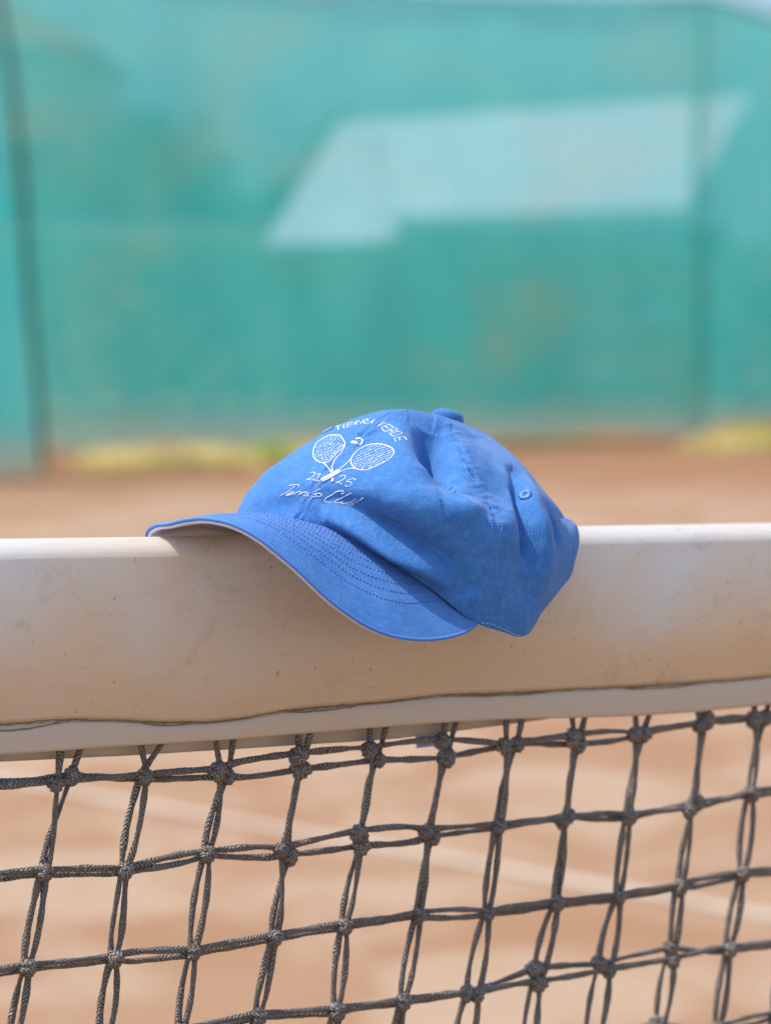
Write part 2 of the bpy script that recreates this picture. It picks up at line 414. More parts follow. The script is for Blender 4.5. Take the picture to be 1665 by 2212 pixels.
# ---------------------------------------------------------------- beyond the fence, seen through the mesh
shed = thing('shed', 'low shed with bright white corrugated roof behind the windscreen', 'shed', loc=(1.2, 23, 0))
def srel(p): return (p[0] - 1.2, p[1] - 23, p[2])
def roof_sheet(E0, E1, R0, R1, n):
    """corrugated sheet between an eave and a ridge line"""
    E0, E1, R0, R1 = (np.array(k, float) for k in (E0, E1, R0, R1)); vs, fs = [], []
    for i in range(n + 1):
        f = i/n; z = .02*(i % 2)
        e = E0 + (E1 - E0)*f; r = R0 + (R1 - R0)*f
        vs += [srel(e + (0, 0, z)), srel(r + (0, 0, z)), srel(e + (0, 0, z - .045)), srel(r + (0, 0, z - .045))]
        if i:
            b = 4*(i - 1); fs += [(b, b+4, b+5, b+1), (b+2, b+3, b+7, b+6), (b, b+2, b+6, b+4), (b+1, b+5, b+7, b+3)]
    return link_mesh('roof', vs, fs, M_ROOF, shed, False)
rf = roof_sheet((-.20, 22, 1.68), (2.72, 22, 1.76), (-.50, 25.2, 2.72), (3.80, 25.2, 3.02), 44)
ro = roof_sheet((-1.08, 21.5, 1.43), (.13, 21.5, 1.47), (-.52, 24.6, 2.62), (-.16, 24.6, 2.66), 16); ro['label'] = 'lower end slope of the white roof'
mb = MB(); mb.box(srel((1.35, 23.6, .80)), (3.6, 2.9, 1.6)); mb.box(srel((-.45, 23.2, .69)), (.9, 2.4, 1.38)); mb.build('wall', M_SHEDW, shed, False)
mb = MB(); mb.box(srel((2.2, 22.13, .85)), (.9, .06, 1.4)); dr = mb.build('door', M_RIB, shed, False)

w = MB(); w.box((0, 0, .80), (2.75, .22, 1.60)); w.box((0, 0, 1.635), (2.85, .30, .07))
tag(w.build('garden_wall', M_BEIGE, None, False), 'low beige rendered garden wall seen through the windscreen on the left', 'wall').location = (-2.25, 24, 0)

house = thing('house', 'beige house with tiled roof far behind the windscreen on the left', 'house', loc=(-5.2, 31, 0))
mb = MB(); mb.box((0, 0, 1.9), (3.2, 5, 3.8)); mb.build('wall', M_BEIGE, house, False)
mb = MB(); mb.add([(-1.8, -2.7, 3.8), (1.8, -2.7, 3.8), (1.8, 2.7, 3.8), (-1.8, 2.7, 3.8), (0, -2.2, 4.9), (0, 2.2, 4.9)], [(0, 1, 4), (1, 2, 5, 4), (2, 3, 5), (3, 0, 4, 5), (3, 2, 1, 0)]); mb.build('roof', M_TILE, house, False)
for x in (-.8, .8):
    mb = MB(); mb.box((x, -2.52, 2.2), (.7, .06, 1.0)); mb.build('window', M_GLASS, house, False)

def tree(x, y, h, rx, mat, label, seed, ntuft=850, zlow=.25):
    random.seed(seed)
    root = thing('tree', label, 'tree', 'trees beyond the fence', loc=(x, y, 0))
    tk = MB(); tk.tube([(0, 0, -.1), (.05, .02, h*.25), (-.04, .05, h*.55), (.02, 0, h*.85)], [.12, .10, .07, .025], 8)
    for _ in range(7):
        a = random.uniform(0, 6.28); z = h*random.uniform(.25, .65); l = rx*random.uniform(.5, .85)
        tk.tube([(0, 0, z), (l*.5*math.cos(a), l*.5*math.sin(a), z + h*.08), (l*math.cos(a), l*math.sin(a), z + h*.2)], [.045, .03, .012], 6)
    tk.build('trunk', M_BARK, root)
    cr = MB(); lobes = [(random.uniform(-.55, .55)*rx, random.uniform(-.55, .55)*rx, h*random.uniform(zlow + .1, .85), random.uniform(.35, .6)*rx) for _ in range(9)]
    for _ in range(ntuft):
        lx, ly, lz, lr = random.choice(lobes)
        v = Vector((random.gauss(0, 1), random.gauss(0, 1), random.gauss(0, 1))).normalized()*lr*random.random()**.4
        c = Vector((lx, ly, lz)) + Vector((v.x, v.y, v.z*h/rx*.42))
        if c.z < h*zlow*.5: continue
        for _ in range(5):
            s = random.uniform(.05, .10); p = c + Vector((random.uniform(-.12, .12),)*1 + (random.uniform(-.12, .12), random.uniform(-.12, .12)))
            q = Vector((random.gauss(0, 1), random.gauss(0, 1), random.gauss(0, 1))).normalized(); u = q.orthogonal().normalized(); w2 = q.cross(u)
            cr.add([p - u*s, p + w2*s*.5, p + u*s, p - w2*s*.5], [(0, 1, 2, 3)])
    cr.build('crown', mat, root, False)
tree(-3.15, 26.5, 3.45, .95, M_LEAF1, 'tall dark tree in front of the beige house beyond the fence', 11)
tree(-1.75, 27.5, 2.75, .95, M_LEAF2, 'rounded mid green tree between the dark tree and the shed roof', 12)
tree(-.72, 26.6, 2.95, .75, M_LEAF1, 'olive green tree peeking over the left end of the white shed roof', 13)
tree(-4.9, 25.0, 2.3, .9, M_LEAF2, 'low green tree at the far left beyond the pale panel', 14)
tree(4.55, 23.0, 2.6, .95, M_LEAF1, 'dark tree right of the shed beyond the fence corner', 15)
random.seed(21)
hd = MB()
for _ in range(9000):
    x = random.uniform(-5.5, 5.2); y = 20.2 + random.uniform(-.4, .4); zt = 1.43 + .05*math.sin(x*1.7) + .03*math.sin(x*4.1 + 1)
    z = zt*random.random()**.6; s = random.uniform(.05, .10)
    p = Vector((x, y, z)); q = Vector((random.gauss(0, 1), random.gauss(0, 1), random.gauss(0, 1))).normalized(); u = q.orthogonal().normalized(); w2 = q.cross(u)
    hd.add([p - u*s, p + w2*s*.5, p + u*s, p - w2*s*.5], [(0, 1, 2, 3)])
tag(hd.build('hedge', M_LEAF2, None, False), 'long clipped green hedge growing behind the windscreen in front of the shed', 'hedge')
random.seed(8)

# ---------------------------------------------------------------- the net
NT_T = np.array([.86, .51, 0]); NT_T /= np.linalg.norm(NT_T); NT_N = np.array([NT_T[1], -NT_T[0], 0])   # along the net / towards this side
NET0 = np.array([0, 1.4, 0])
def net_pt(a, z, o=0.0): return NET0 + NT_T*a + NT_N*o + np.array([0, 0, z])
def net_rel(p): return np.asarray(p) - NET0
net = thing('tennis_net', 'black doubled cord tennis net under a dusty white headband crossing the whole picture', 'tennis net', loc=tuple(NET0))
TOP = np.array([(-.2393, 1.058), (-.1524, 1.0541), (.138, 1.0444), (.2896, 1.0383)])
SEAM = np.array([(-.2442, .959), (-.2283, .9583), (-.2122, .958), (-.196, .9569), (-.1784, .955), (-.1488, .9508), (-.1182, .9481), (-.0939, .9482), (-.074, .9498), (-.0459, .9501), (-.0118, .9494), (.0052, .9495), (.0344, .9493), (.0788, .947), (.1199, .945), (.1614, .943), (.2052, .9412), (.2452, .9398), (.285, .9396)])
HEM = np.array([(-.2444, .9432), (-.1769, .9407), (-.1057, .9377), (-.0459, .9358), (.0052, .9349), (.0491, .9331), (.0816, .9314), (.1335, .9273), (.1777, .924), (.2232, .9221), (.2854, .9214)])
REAR = np.array([(-.2382, .936), (-.1698, .932), (-.0976, .9283), (-.037, .9256), (.0149, .9235), (.0527, .924), (.0861, .9244), (.1169, .9252), (.1625, .927), (.2356, .9244), (.2986, .9241)])
def ext(T, a):
    a = np.asarray(a, float); s = -.027
    y = np.interp(a, T[:, 0], T[:, 1])
    y = np.where(a < T[0, 0], T[0, 1] + s*(a - T[0, 0]), y); return np.where(a > T[-1, 0], T[-1, 1] + s*(a - T[-1, 0]), y)
A0, A1 = -1.4, 1.6
aa = np.concatenate([np.linspace(A0, -.3, 40)[:-1], np.linspace(-.3, .36, 331)[:-1], np.linspace(.36, A1, 44)])
def wob(a, k): return math.sin(a*k) + .6*math.sin(a*k*2.3 + 1.1) + .4*math.sin(a*k*4.9 + .4)
def sweep(name, sect, parent, mat, thick):
    """sect(a) -> list of (offset, z) from top to bottom; makes a sheet with thickness"""
    rows_ = [[np.array([net_rel(net_pt(a, z, o)) for o, z in sect(a)])] for a in aa]
    V = np.array([r[0] for r in rows_])
    da = np.gradient(V, axis=0); db = np.gradient(V, axis=1); n = np.cross(da, db); n /= np.linalg.norm(n, axis=-1, keepdims=True) + 1e-12
    V2 = V - n*thick if thick else V
    ni, nj = V.shape[:2]; vs = np.concatenate([V.reshape(-1, 3), V2.reshape(-1, 3)]); off = ni*nj; fs = []
    for i in range(ni - 1):
        for j in range(nj - 1):
            q = i*nj + j; fs.append((q, q + 1, q + nj + 1, q + nj)); fs.append((off + q, off + q + nj, off + q + nj + 1, off + q + 1))
        for j in (0, nj - 1):
            q = i*nj + j; r = (q, q + nj, off + q + nj, off + q); fs.append(r if j == 0 else r[::-1])
    return link_mesh(name, vs, fs, mat, parent)
def band_sect(a):
    zt = float(ext(TOP, a)); zs = float(ext(SEAM, a)); zr = zs - .003
    g = .0016*wob(a, 11); out = []
    for k in range(13):                         # rear half, from its seam up
        f = k/12; z = zr + (zt - .0115 - zr)*f
        out.append((-(.0045 + .0140*math.sin(min(1, f*1.25)*math.pi/2)**.8), z))
    for k in range(1, 20):                      # rounded over the cable
        t = math.pi - math.pi*k/20
        out.append((.0185*math.cos(t), zt - .0115 + .0115*math.sin(t)))
    for k in range(0, 27):                      # front face, swelling then drawn in at the seam
        f = k/26; z = (zt - .0115)*(1 - f) + zs*f
        o = .0185 + (.0026 + g*.5)*math.sin(math.pi*min(1, f*1.15)) - .0122*max(0, (f - .58)/.42)**1.6
        o += .0006*math.sin(a*57 + f*7)*f*(1 - f)*3
        out.append((o, z))
    return out
band = sweep('headband', band_sect, net, M_VINYL, -.0)
def hem_sect(a):
    zs = float(ext(SEAM, a)); zb = float(ext(HEM, a)); out = []
    for k in range(9):
        f = k/8; out.append((.0040 + .0016*math.sin(min(1,f*2.2)*math.pi/2) - .0008*f*f + .0006*wob(a, 23)*f, zs - .0006 + (zb - zs)*f))
    return out
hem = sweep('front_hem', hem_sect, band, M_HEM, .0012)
def rear_sect(a):
    zs = float(ext(SEAM, a)) - .003; zb = float(ext(REAR, a)); out = []
    for k in range(9):
        f = k/8; out.append((-(.0047 + .0045*math.sin(f*math.pi/2)) + .0005*wob(a + .3, 19)*f, zs - .0006 + (zb - zs)*f))
    return out
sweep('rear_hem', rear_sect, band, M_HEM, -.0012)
mb = MB()                                        # the dirty sunken thread line of the seam
sa = np.linspace(A0, A1, 1500); jr = np.cumsum(np.random.normal(0, 1, 1500)); jr -= np.convolve(jr, np.ones(61)/61, 'same')
for k0 in range(0, 1499, 75):
    ks = np.arange(k0, min(k0 + 77, 1500))
    mb.tube([net_rel(net_pt(sa[k], float(ext(SEAM, sa[k])) + .00016*jr[k], .0066 + .00005*jr[k])) for k in ks], [.00028 + .00026*abs(math.sin(k*.11))*abs(math.sin(k*.037)) for k in ks], 5)
for lo, hi, dz in ((-.26, -.192, -.0034), (-.16, -.12, -.0016), (-.07, -.01, -.0020), (.05, .13, -.0012), (.17, .24, -.0018)):   # second crease where the fold opens
    ks = np.where((sa > lo) & (sa < hi))[0]; fr = np.linspace(0, 1, len(ks))
    mb.tube([net_rel(net_pt(sa[k], float(ext(SEAM, sa[k])) + dz*math.sin(math.pi*min(1, f_*1.2 + .05))**.5 + .00012*jr[k], .0068)) for k, f_ in zip(ks, fr)], [.00030 + .00018*abs(math.sin(k*.17)) for k in ks], 5)
a = A0
while a < A1:
    if random.random() < .55:
        h = random.uniform(.0006, .0016)
        mb.tube([net_rel(net_pt(a + t*random.uniform(.002, .0045), float(ext(SEAM, a)) - .0004 + h*(t - .5), .0069 + .0003*math.sin(math.pi*t))) for t in (0, .5, 1)], .00022, 5)
    a += random.uniform(.004, .012)
mb.build('seam_thread', M_SEAM, band)

KN = [
 [(-.2102, .9216, -.1995, .9251), (-.1564, .9197), (-.1106, .9182, -.1039, .914), (-.0595, .9219, -.0565, .9132), (-.0122, .9206, -.0049, .9135), (.0391, .9202, .0441, .9095), (.0843, .9128, .0948, .9126), (.1344, .9129, .1407, .9079), (.1809, .9106, .1892, .9098), (.2318, .911, .2392, .9139), (.2753, .9114, .2872, .9111)],
 [(-.2166, .8735), (-.1686, .8681), (-.1171, .8711), (-.0707, .8675, -.0637, .863), (-.0195, .8719, -.017, .8633), (.0282, .8665, .0341, .8621), (.0792, .8641), (.1269, .8607, .1331, .8635), (.1779, .8585), (.2241, .8568, .2315, .8614), (.2762, .8618)],
 [(-.228, .8221), (-.1759, .8193), (-.1276, .8161), (-.0749, .8169), (-.0277, .8168), (.0234, .8162), (.071, .8113), (.1221, .8101), (.1692, .8082), (.2182, .8079), (.2695, .8098)],
 [(-.2382, .7741), (-.1833, .7696), (-.1352, .7707), (-.0854, .7716), (-.0344, .767), (.0114, .7654), (.0635, .7618, .0575, .7627), (.1106, .7606, .1092, .7697), (.1625, .761, .1567, .7658), (.2122, .7605, .2121, .7684), (.2597, .7606)]]
ATT = [(-.2029, .9386), (-.154, .9367), (-.1105, .9357), (-.0571, .9339), (-.0087, .9338), (.043, .933), (.0872, .9296), (.135, .9251), (.1847, .9224), (.2313, .9201), (.2793, .9198)]
random.seed(31)
NC0, NC1, NR = -3, 14, 7                         # a few cells beyond the frame on every side
def node(i, j):
    jj = min(max(j, 0), 10)
    if i < 4:
        k = KN[i][jj]; dx = (j - jj)*.0493; dz = -(j - jj)*.00125 + (0 if j == jj else random.uniform(-.002, .002))
    else:
        k = KN[3][jj]; dx = (j - jj)*.0493 - (i - 3)*.0095; dz = -(j - jj)*.00125 - (i - 3)*.0497 + random.uniform(-.002, .002)
    a, z = k[0] + dx, k[1] + dz
    if len(k) == 4: a2, z2 = k[2] + dx, k[3] + dz - (0)
    else: a2 = z2 = None
    return a, z, a2, z2
GRID = {(i, j): node(i, j) for i in range(NR) for j in range(NC0, NC1 + 1)}
DEP = {k: random.uniform(-.0015, .0015) for k in GRID}
CR = .00205
def strand_pts(nodes, which, vert):
    """path of one of the two strands through a list of (a, z, a2, z2, depth)"""
    pts = []
    for q in range(len(nodes)):
        a, z, a2, z2, dp = nodes[q]
        if a2 is not None and which == 1: c = np.array([a2, z2, dp - .002])
        else:
            e = CR*.75*(1 if which == 0 else -1)
            c = np.array([a + (e if vert else 0), z + (0 if vert else e), dp + (.0006 if which == 0 else -.0006)])
        if q:
            p = pts[-1]; seg = c - p
            sgn = 1 if which == 0 else -1
            key = SEP[(vert, id_line, q)]
            amp, depth, skew = key
            for f in (.22, .5, .78):
                b = p + seg*f
                bow = math.sin(math.pi*f**skew)*amp*sgn
                b = b + (np.array([bow, 0, depth*sgn*math.sin(math.pi*f)]) if vert else np.array([0, bow, depth*sgn*math.sin(math.pi*f)]))
                pts.append(b)
        pts.append(c)
    return pts
SEP = {}
def sep_val(flat=False):
    r = random.random()
    if r < (.72 if flat else .5): return (random.uniform(.0001, .0010), random.uniform(.0012, .0024), random.uniform(.8, 1.3))     # lying together, one over the other
    if flat: return (random.uniform(.0008, .0018), random.uniform(-.001, .001), random.uniform(.6, 1.7))
    return (random.uniform(.0008, .0030), random.uniform(-.001, .001), random.uniform(.5, 1.8))                  # spread open like an eye
def cord(path, fine=True):
    """a slightly flattened braided cord along the path"""
    P = np.array([net_rel(net_pt(a, z, o)) for a, z, o in smooth_path(path, max(12, len(path)*9))])
    L = np.concatenate([[0], np.cumsum(np.linalg.norm(np.diff(P, axis=0), axis=1))])
    x = np.arange(0, L[-1], .0010 if fine else .003); P = np.stack([np.interp(x, L, P[:, k]) for k in range(3)], -1)
    tg = np.gradient(P, axis=0); tg /= np.linalg.norm(tg, axis=1, keepdims=True)
    u = np.cross(tg, NT_N); u /= np.linalg.norm(u, axis=1, keepdims=True); w = np.cross(u, tg)
    ang = random.uniform(0, 6.28) + random.uniform(-30, 30)*x + .8*np.sin(x*random.uniform(60, 110) + random.random()*6)
    u, w = u*np.cos(ang)[:, None] + w*np.sin(ang)[:, None], w*np.cos(ang)[:, None] - u*np.sin(ang)[:, None]
    n = len(x); size = 1 + .10*np.sin(x*190 + random.random()*6) + .06*np.sin(x*431 + random.random()*6) + .03*np.sin(x*1500)
    m = 12 if fine else 8; a = np.arange(m)/m*2*math.pi
    fl = .80 + .10*np.sin(x*70 + random.random()*6)
    sets = [P[:, None] + (CR*size)[:, None, None]*(np.cos(a)[None, :, None]*u[:, None] + (fl[:, None]*np.sin(a)[None, :])[:, :, None]*w[:, None])]
    VV, QQ, UV = [], [], []
    for k, V in enumerate(sets):
        b = k*n*m; ix = b + np.arange(n*m).reshape(n, m); nx_ = np.roll(ix, -1, 1)
        QQ.append(np.stack([ix[:-1], nx_[:-1], nx_[1:], ix[1:]], -1).reshape(-1, 4)); VV.append(V.reshape(-1, 3))
        UV.append(np.stack([np.broadcast_to(np.arange(m)/m, (n, m)), np.broadcast_to(x[:, None], (n, m))], -1).reshape(-1, 2))
    return fast_mesh('cord', np.concatenate(VV), np.concatenate(QQ), np.concatenate(UV), M_CORD, net)
for j in range(NC0, NC1 + 1):
    id_line = j
    jj = min(max(j, 0), 10); at = (ATT[jj][0] + (j - jj)*.0493, ATT[jj][1] - (j - jj)*.00125)
    nodes = [(GRID[i, j] + (DEP[i, j],)) for i in range(NR)]
    for q in range(1, NR): SEP[(True, j, q)] = sep_val()
    for w in (0, 1):
        p = strand_pts(nodes, w, True)
        g = random.uniform(.0055, .0075)*(-1 if w == 0 else 1)
        lean = .0035
        head = [np.array([at[0] + g + lean + .0045, at[1] + .026, 0]), np.array([at[0] + g + lean, at[1] + .004, 0])]
        if nodes[0][2] is not None: head = [np.array([h[0] + (p[0][0] - at[0])*.35*(1 if w else .4) - g*.25, h[1], h[2]]) for h in head]
        cord(head + p, -1 <= j <= 11)
for i in range(NR):
    id_line = i
    nodes = [(GRID[i, j] + (DEP[i, j],)) for j in range(NC0, NC1 + 1)]
    for q in range(1, len(nodes)): SEP[(False, i, q)] = sep_val(True)
    for w in (0, 1): cord(strand_pts(nodes, w, False), i <= 4)

def knot_mesh(seed):
    rnd = random.Random(seed); mb = MB(); r = .00225
    def wrap(tilt, turns, rad, pitch, phase, ax):
        pts = []
        n = int(16*turns) + 2
        for k in range(n):
            t = k/(n - 1); an = phase + t*turns*2*math.pi
            p = Vector((rad*math.cos(an), rad*.92*math.sin(an), (t - .5)*pitch))
            p.rotate(Matrix.Rotation(tilt, 3, 'Y')); 
            if ax: p = Vector((p.z, p.y, p.x))
            pts.append(p)
        mb.tube([tuple(p) for p in pts], r*rnd.uniform(.92, 1.06), 9, True, .95)
    wrap(rnd.uniform(.45, .75), 1.55, .0041, .0058, rnd.uniform(2.6, 3.6), False)
    wrap(rnd.uniform(-.2, .15), 1.0, .0037, .0028, rnd.uniform(0, 1.2), True)
    wrap(rnd.uniform(-1.0, -.7), .72, .0046, .0036, rnd.uniform(3.4, 4.2), False)
    mb.tube([(-.001, 0, -.0055), (.0004, -.0004, 0), (-.0004, 0, .0055)], .0034, 8)
    o = mb.build('knot', M_CORD, net); return o.data, o
meshes = []; first = []
for s in range(5):
    me, o = knot_mesh(40 + s); meshes.append(me); first.append(o)
ang0 = math.atan2(NT_T[1], NT_T[0])
def put_knot(a, z, o, k):
    v = k % 5
    if first[v] is not None: ob = first[v]; first[v] = None
    else:
        ob = bpy.data.objects.new('knot', meshes[v]); COL.objects.link(ob); ob.parent = net
    ob.location = net_rel(net_pt(a, z, o))
    s = random.uniform(.78, 1.02); ob.scale = (s, s, s*random.uniform(.92, 1.1))
    ob.rotation_euler = (random.uniform(-.25, .25), random.uniform(-.45, .45) + (math.pi if random.random() < .4 else 0), ang0 + random.uniform(-.5, .5))
k = 0
for i in range(NR):
    for j in range(NC0, NC1 + 1):
        a, z, a2, z2 = GRID[i, j]
        if not (-2 <= j <= 12 and i <= 5) : continue
        put_knot(a, z, DEP[i, j] + .0012, k); k += 1
        if a2 is not None: put_knot(a2, z2, DEP[i, j] - .0012, k + 2); k += 1

# the rest of the mesh, outside the picture: down to the court and along the band, as one part
def far_node(i, j):
    if (i, j) in GRID: return np.array(GRID[i, j][:2])
    jj = min(max(j, NC0), NC1); ii = min(i, NR - 1); k = GRID[ii, jj]
    return np.array([k[0] + (j - jj)*.0493 - (i - ii)*.004, k[1] - (j - jj)*.00125 - (i - ii)*.0497])
mb = MB(); J0, J1, I1 = -21, 30, 17
def seg(p, q):
    for e in (-.0022, .0022): mb.tube([net_rel(net_pt(p[0] + e, p[1] + e, 0)), net_rel(net_pt(*((p + q)/2 + (e*1.5, e*1.5)), 0)), net_rel(net_pt(q[0] + e, q[1] + e, 0))], CR, 6, False)
for j in range(J0, J1 + 1):
    out = not (NC0 <= j <= NC1)
    if out:
        p = far_node(0, j); seg(np.array([p[0] + .008, p[1] + .035]), p)
    for i in range(I1):
        if out or i >= NR - 1: seg(far_node(i, j), far_node(i + 1, j))
for i in range(I1 + 1):
    for j in range(J0, J1):
        if i >= NR or j < NC0 or j >= NC1: seg(far_node(i, j), far_node(i, j + 1))
mb.build('outer_mesh', M_CORD, net)['kind'] = 'stuff'
# ---------------------------------------------------------------- cap surface
CAP_C = np.array([0.0129, 1.4076])          # where the cap sits over the net band
CAP_F = np.array([-0.62, -0.785])           # direction the bill points
CAP_L = np.array([0.785, -0.62])            # the wearer's left side
APEX = np.array([-0.030, 0.006, 1.1115])

def pinterp(x, xs, ys):
    """smooth (Catmull-Rom like) interpolation through a table"""
    xs = np.asarray(xs, float); ys = np.asarray(ys, float)
    m = np.gradient(ys, xs)
    x = np.clip(np.asarray(x, float), xs[0], xs[-1])
    i = np.clip(np.searchsorted(xs, x) - 1, 0, len(xs) - 2)
    h = xs[i + 1] - xs[i]; t = (x - xs[i]) / h
    return ((2*t**3 - 3*t**2 + 1)*ys[i] + (t**3 - 2*t**2 + t)*h*m[i]
            + (-2*t**3 + 3*t**2)*ys[i + 1] + (t**3 - t**2)*h*m[i + 1])

RIM_T = [-180, -159, -140, -120, -100, -82, -62, -45, -30, -15, 0, 15, 30, 45, 60, 72, 79, 83, 92, 104, 116, 128, 145, 159, 180]
RIM_Z = [1.050, 1.044, 1.032, 1.016, 1.003, 1.000, 1.010, 1.030, 1.050, 1.0575, 1.0588, 1.0546, 1.0432, 1.0268, 1.0073, .9998, .9962, .9968, 1.0085, 1.018, 1.0235, 1.028, 1.040, 1.050, 1.050]
RIM_R = [.095, .095, .095, .094, .094, .097, .103, .1055, .103, .098, .095, .095, .095, .095, .095, .095, .095, .095, .095, .095, .0955, .0965, .0965, .096, .095]

def rim(th):
    r = pinterp(th, RIM_T, RIM_R); z = pinterp(th, RIM_T, RIM_Z); a = np.radians(th)
    return np.stack([r*np.cos(a), r*np.sin(a), z], -1)

def crown_base(th, s):
    th = np.asarray(th, float); s = np.asarray(s, float)
    R = rim(th)
    p = pinterp(th, [-180, -90, -55, -15, 30, 65, 100, 130, 180], [1.15, .92, .90, .80, .78, .98, 1.18, 1.34, 1.2])
    q = pinterp(th, [-180, -90, -55, -15, 30, 65, 100, 130, 180], [1.05, .90, .90, .84, .84, .98, 1.05, 1.08, 1.05])
    c = np.cos(np.pi/2*s)**p; g = np.sin(np.pi/2*s)**q
    xy = APEX[:2] + (R[..., :2] - APEX[:2])*c[..., None]
    out = pinterp(th, [-180, -40, 0, 25, 60, 95, 122, 180], [0, 0, .002, .0110, .0135, .0100, 0, 0])*np.sin(np.pi*np.clip(s/.72, 0, 1))
    u = R[..., :2]/np.linalg.norm(R[..., :2], axis=-1, keepdims=True); xy = xy + u*out[..., None]
    z = R[..., 2] + (APEX[2] - R[..., 2])*g
    # front panels stand up a little higher than the button
    z = z + .011*np.exp(-(((xy[..., 0]-.018)/.035)**2 + ((xy[..., 1]-.006)/.045)**2))
    return np.concatenate([xy, z[..., None]], -1)

NT, NS = 600, 180
def crown_grid(folds):
    th = np.linspace(-180, 180, NT + 1); s = np.linspace(0, 1, NS + 1)
    T, S = np.meshgrid(th, s, indexing='ij')
    B = crown_base(T, S)
    def normals(P):
        dt = np.empty_like(P)
        dt[1:-1] = P[2:] - P[:-2]; dt[0] = dt[-1] = P[1] - P[-2]
        ds = np.gradient(P, axis=1)
        n = np.cross(dt, ds); n /= np.linalg.norm(n, axis=-1, keepdims=True) + 1e-12
        n[:, -1] = (0, 0, 1)
        return n
    N = normals(B)
    D = np.zeros_like(T)
    for f in folds:
        pts = np.array(f['p'], float)
        # densify along the fold in (theta, s), then measure in 3D
        k = np.linspace(0, len(pts) - 1, 24); i = np.minimum(k.astype(int), len(pts) - 2); fr = (k - i)[:, None]
        q = pts[i]*(1 - fr) + pts[i + 1]*fr
        Q = crown_base(q[:, 0], q[:, 1])
        d2 = np.full(T.shape, 1e9); side = np.zeros(T.shape); par = np.zeros(T.shape)
        for j in range(len(Q) - 1):
            a, b = Q[j], Q[j + 1]; ab = b - a
            t = np.clip(((B - a)@ab)/(ab@ab + 1e-12), 0, 1)
            v = B - a - t[..., None]*ab
            dd = (v*v).sum(-1); m = dd < d2
            sd = (np.cross(ab, v)*N).sum(-1)
            d2 = np.where(m, dd, d2); side = np.where(m, sd, side); par = np.where(m, (j + t)/(len(Q) - 1), par)
        w = np.where(side > 0, f['wl'], f['wr'])
        x = np.sqrt(d2)/w
        e = f.get('e', 2.0)
        taper = 1.0 if f.get('flat') else .35 + .65*np.sin(np.pi*np.clip(par, 0, 1))
        D += f['a']*taper*np.exp(-x**e)
    k = np.clip((S - .004)/.035, 0, 1); k = k*k*(3 - 2*k); brim = np.clip((66 - np.abs(T))/6, 0, 1)   # the sewn edge above the bill stays put
    D = D*(1 - brim*(1 - k))
    P = B + N*D[..., None]
    return th, s, P, normals(P)

# loose puckers of soft cotton: smooth random relief, stronger along the seams
def soft_noise(P, scale, seed):
    rs = np.random.RandomState(seed); out = np.zeros(P.shape[:-1])
    for _ in range(14):
        k = rs.normal(size=3)*scale; out += np.sin(P@k + rs.uniform(0, 6.28))
    return out/math.sqrt(14)
def near_line(P, pts, w):
    k = np.linspace(0, len(pts) - 1, 40); i = np.minimum(k.astype(int), len(pts) - 2); fr = (k - i)[:, None]
    pts = np.array(pts); q = pts[i]*(1 - fr) + pts[i + 1]*fr; Q = crown_base(q[:, 0], q[:, 1])
    d = np.min(((P[..., None, :] - Q)**2).sum(-1), -1); return np.exp(-d/w**2)
def finish_crown(folds, seams, fine=True):
    extra = []
    for key, wdt, amp in (('front', .0013, -.0008), ('side', .0014, -.0010)):
        extra.append(dict(p=seams[key], a=amp, wl=wdt, wr=wdt, flat=True))
        extra.append(dict(p=seams[key], a=.0008, wl=.0045, wr=.0045, flat=True))
    th, ss, P, N = crown_grid(folds + (extra if fine else []))
    edge_fade = np.clip(np.sin(np.pi*np.clip(np.linspace(0, 1, P.shape[1])*1.2, 0, 1)), 0, 1)[None, :]
    r = .00050*soft_noise(P, 85, 5)*edge_fade + .00026*soft_noise(P, 230, 6)*edge_fade
    for key in ('front', 'side'): r = r + near_line(P, seams[key], .006)*.0006*soft_noise(P, 420, 9)
    P = P + N*(r[..., None] if fine else 0)
    dt = np.empty_like(P); dt[1:-1] = P[2:] - P[:-2]; dt[0] = dt[-1] = P[1] - P[-2]
    N = np.cross(dt, np.gradient(P, axis=1)); N /= np.linalg.norm(N, axis=-1, keepdims=True) + 1e-12; N[:, -1] = (0, 0, 1)
    return th, ss, P, N

class Surf:
    """bilinear look-up on a (theta, s) grid"""
    def __init__(self, a, b, P, N): self.a, self.b, self.P, self.N = a, b, P, N
    def __call__(self, x, y, off=0.0):
        x = np.atleast_1d(np.asarray(x, float)); y = np.atleast_1d(np.asarray(y, float))
        fx = np.clip((x - self.a[0])/(self.a[-1] - self.a[0])*(len(self.a) - 1), 0, len(self.a) - 1.001)
        fy = np.clip((y - self.b[0])/(self.b[-1] - self.b[0])*(len(self.b) - 1), 0, len(self.b) - 1.001)
        i = fx.astype(int); j = fy.astype(int); u = (fx - i)[:, None]; v = (fy - j)[:, None]
        def bl(G): return (G[i, j]*(1-u)*(1-v) + G[i+1, j]*u*(1-v) + G[i, j+1]*(1-u)*v + G[i+1, j+1]*u*v)
        n = bl(self.N); n /= np.linalg.norm(n, axis=-1, keepdims=True)
        return bl(self.P) + n*off, n

def cap_world(p):
    p = np.asarray(p, float)
    xy = CAP_C + p[..., 0:1]*CAP_F + p[..., 1:2]*CAP_L
    return np.concatenate([xy, p[..., 2:3]], -1)
def cap_dir(n):
    n = np.asarray(n, float)
    return np.concatenate([n[..., 0:1]*CAP_F + n[..., 1:2]*CAP_L, n[..., 2:3]], -1)

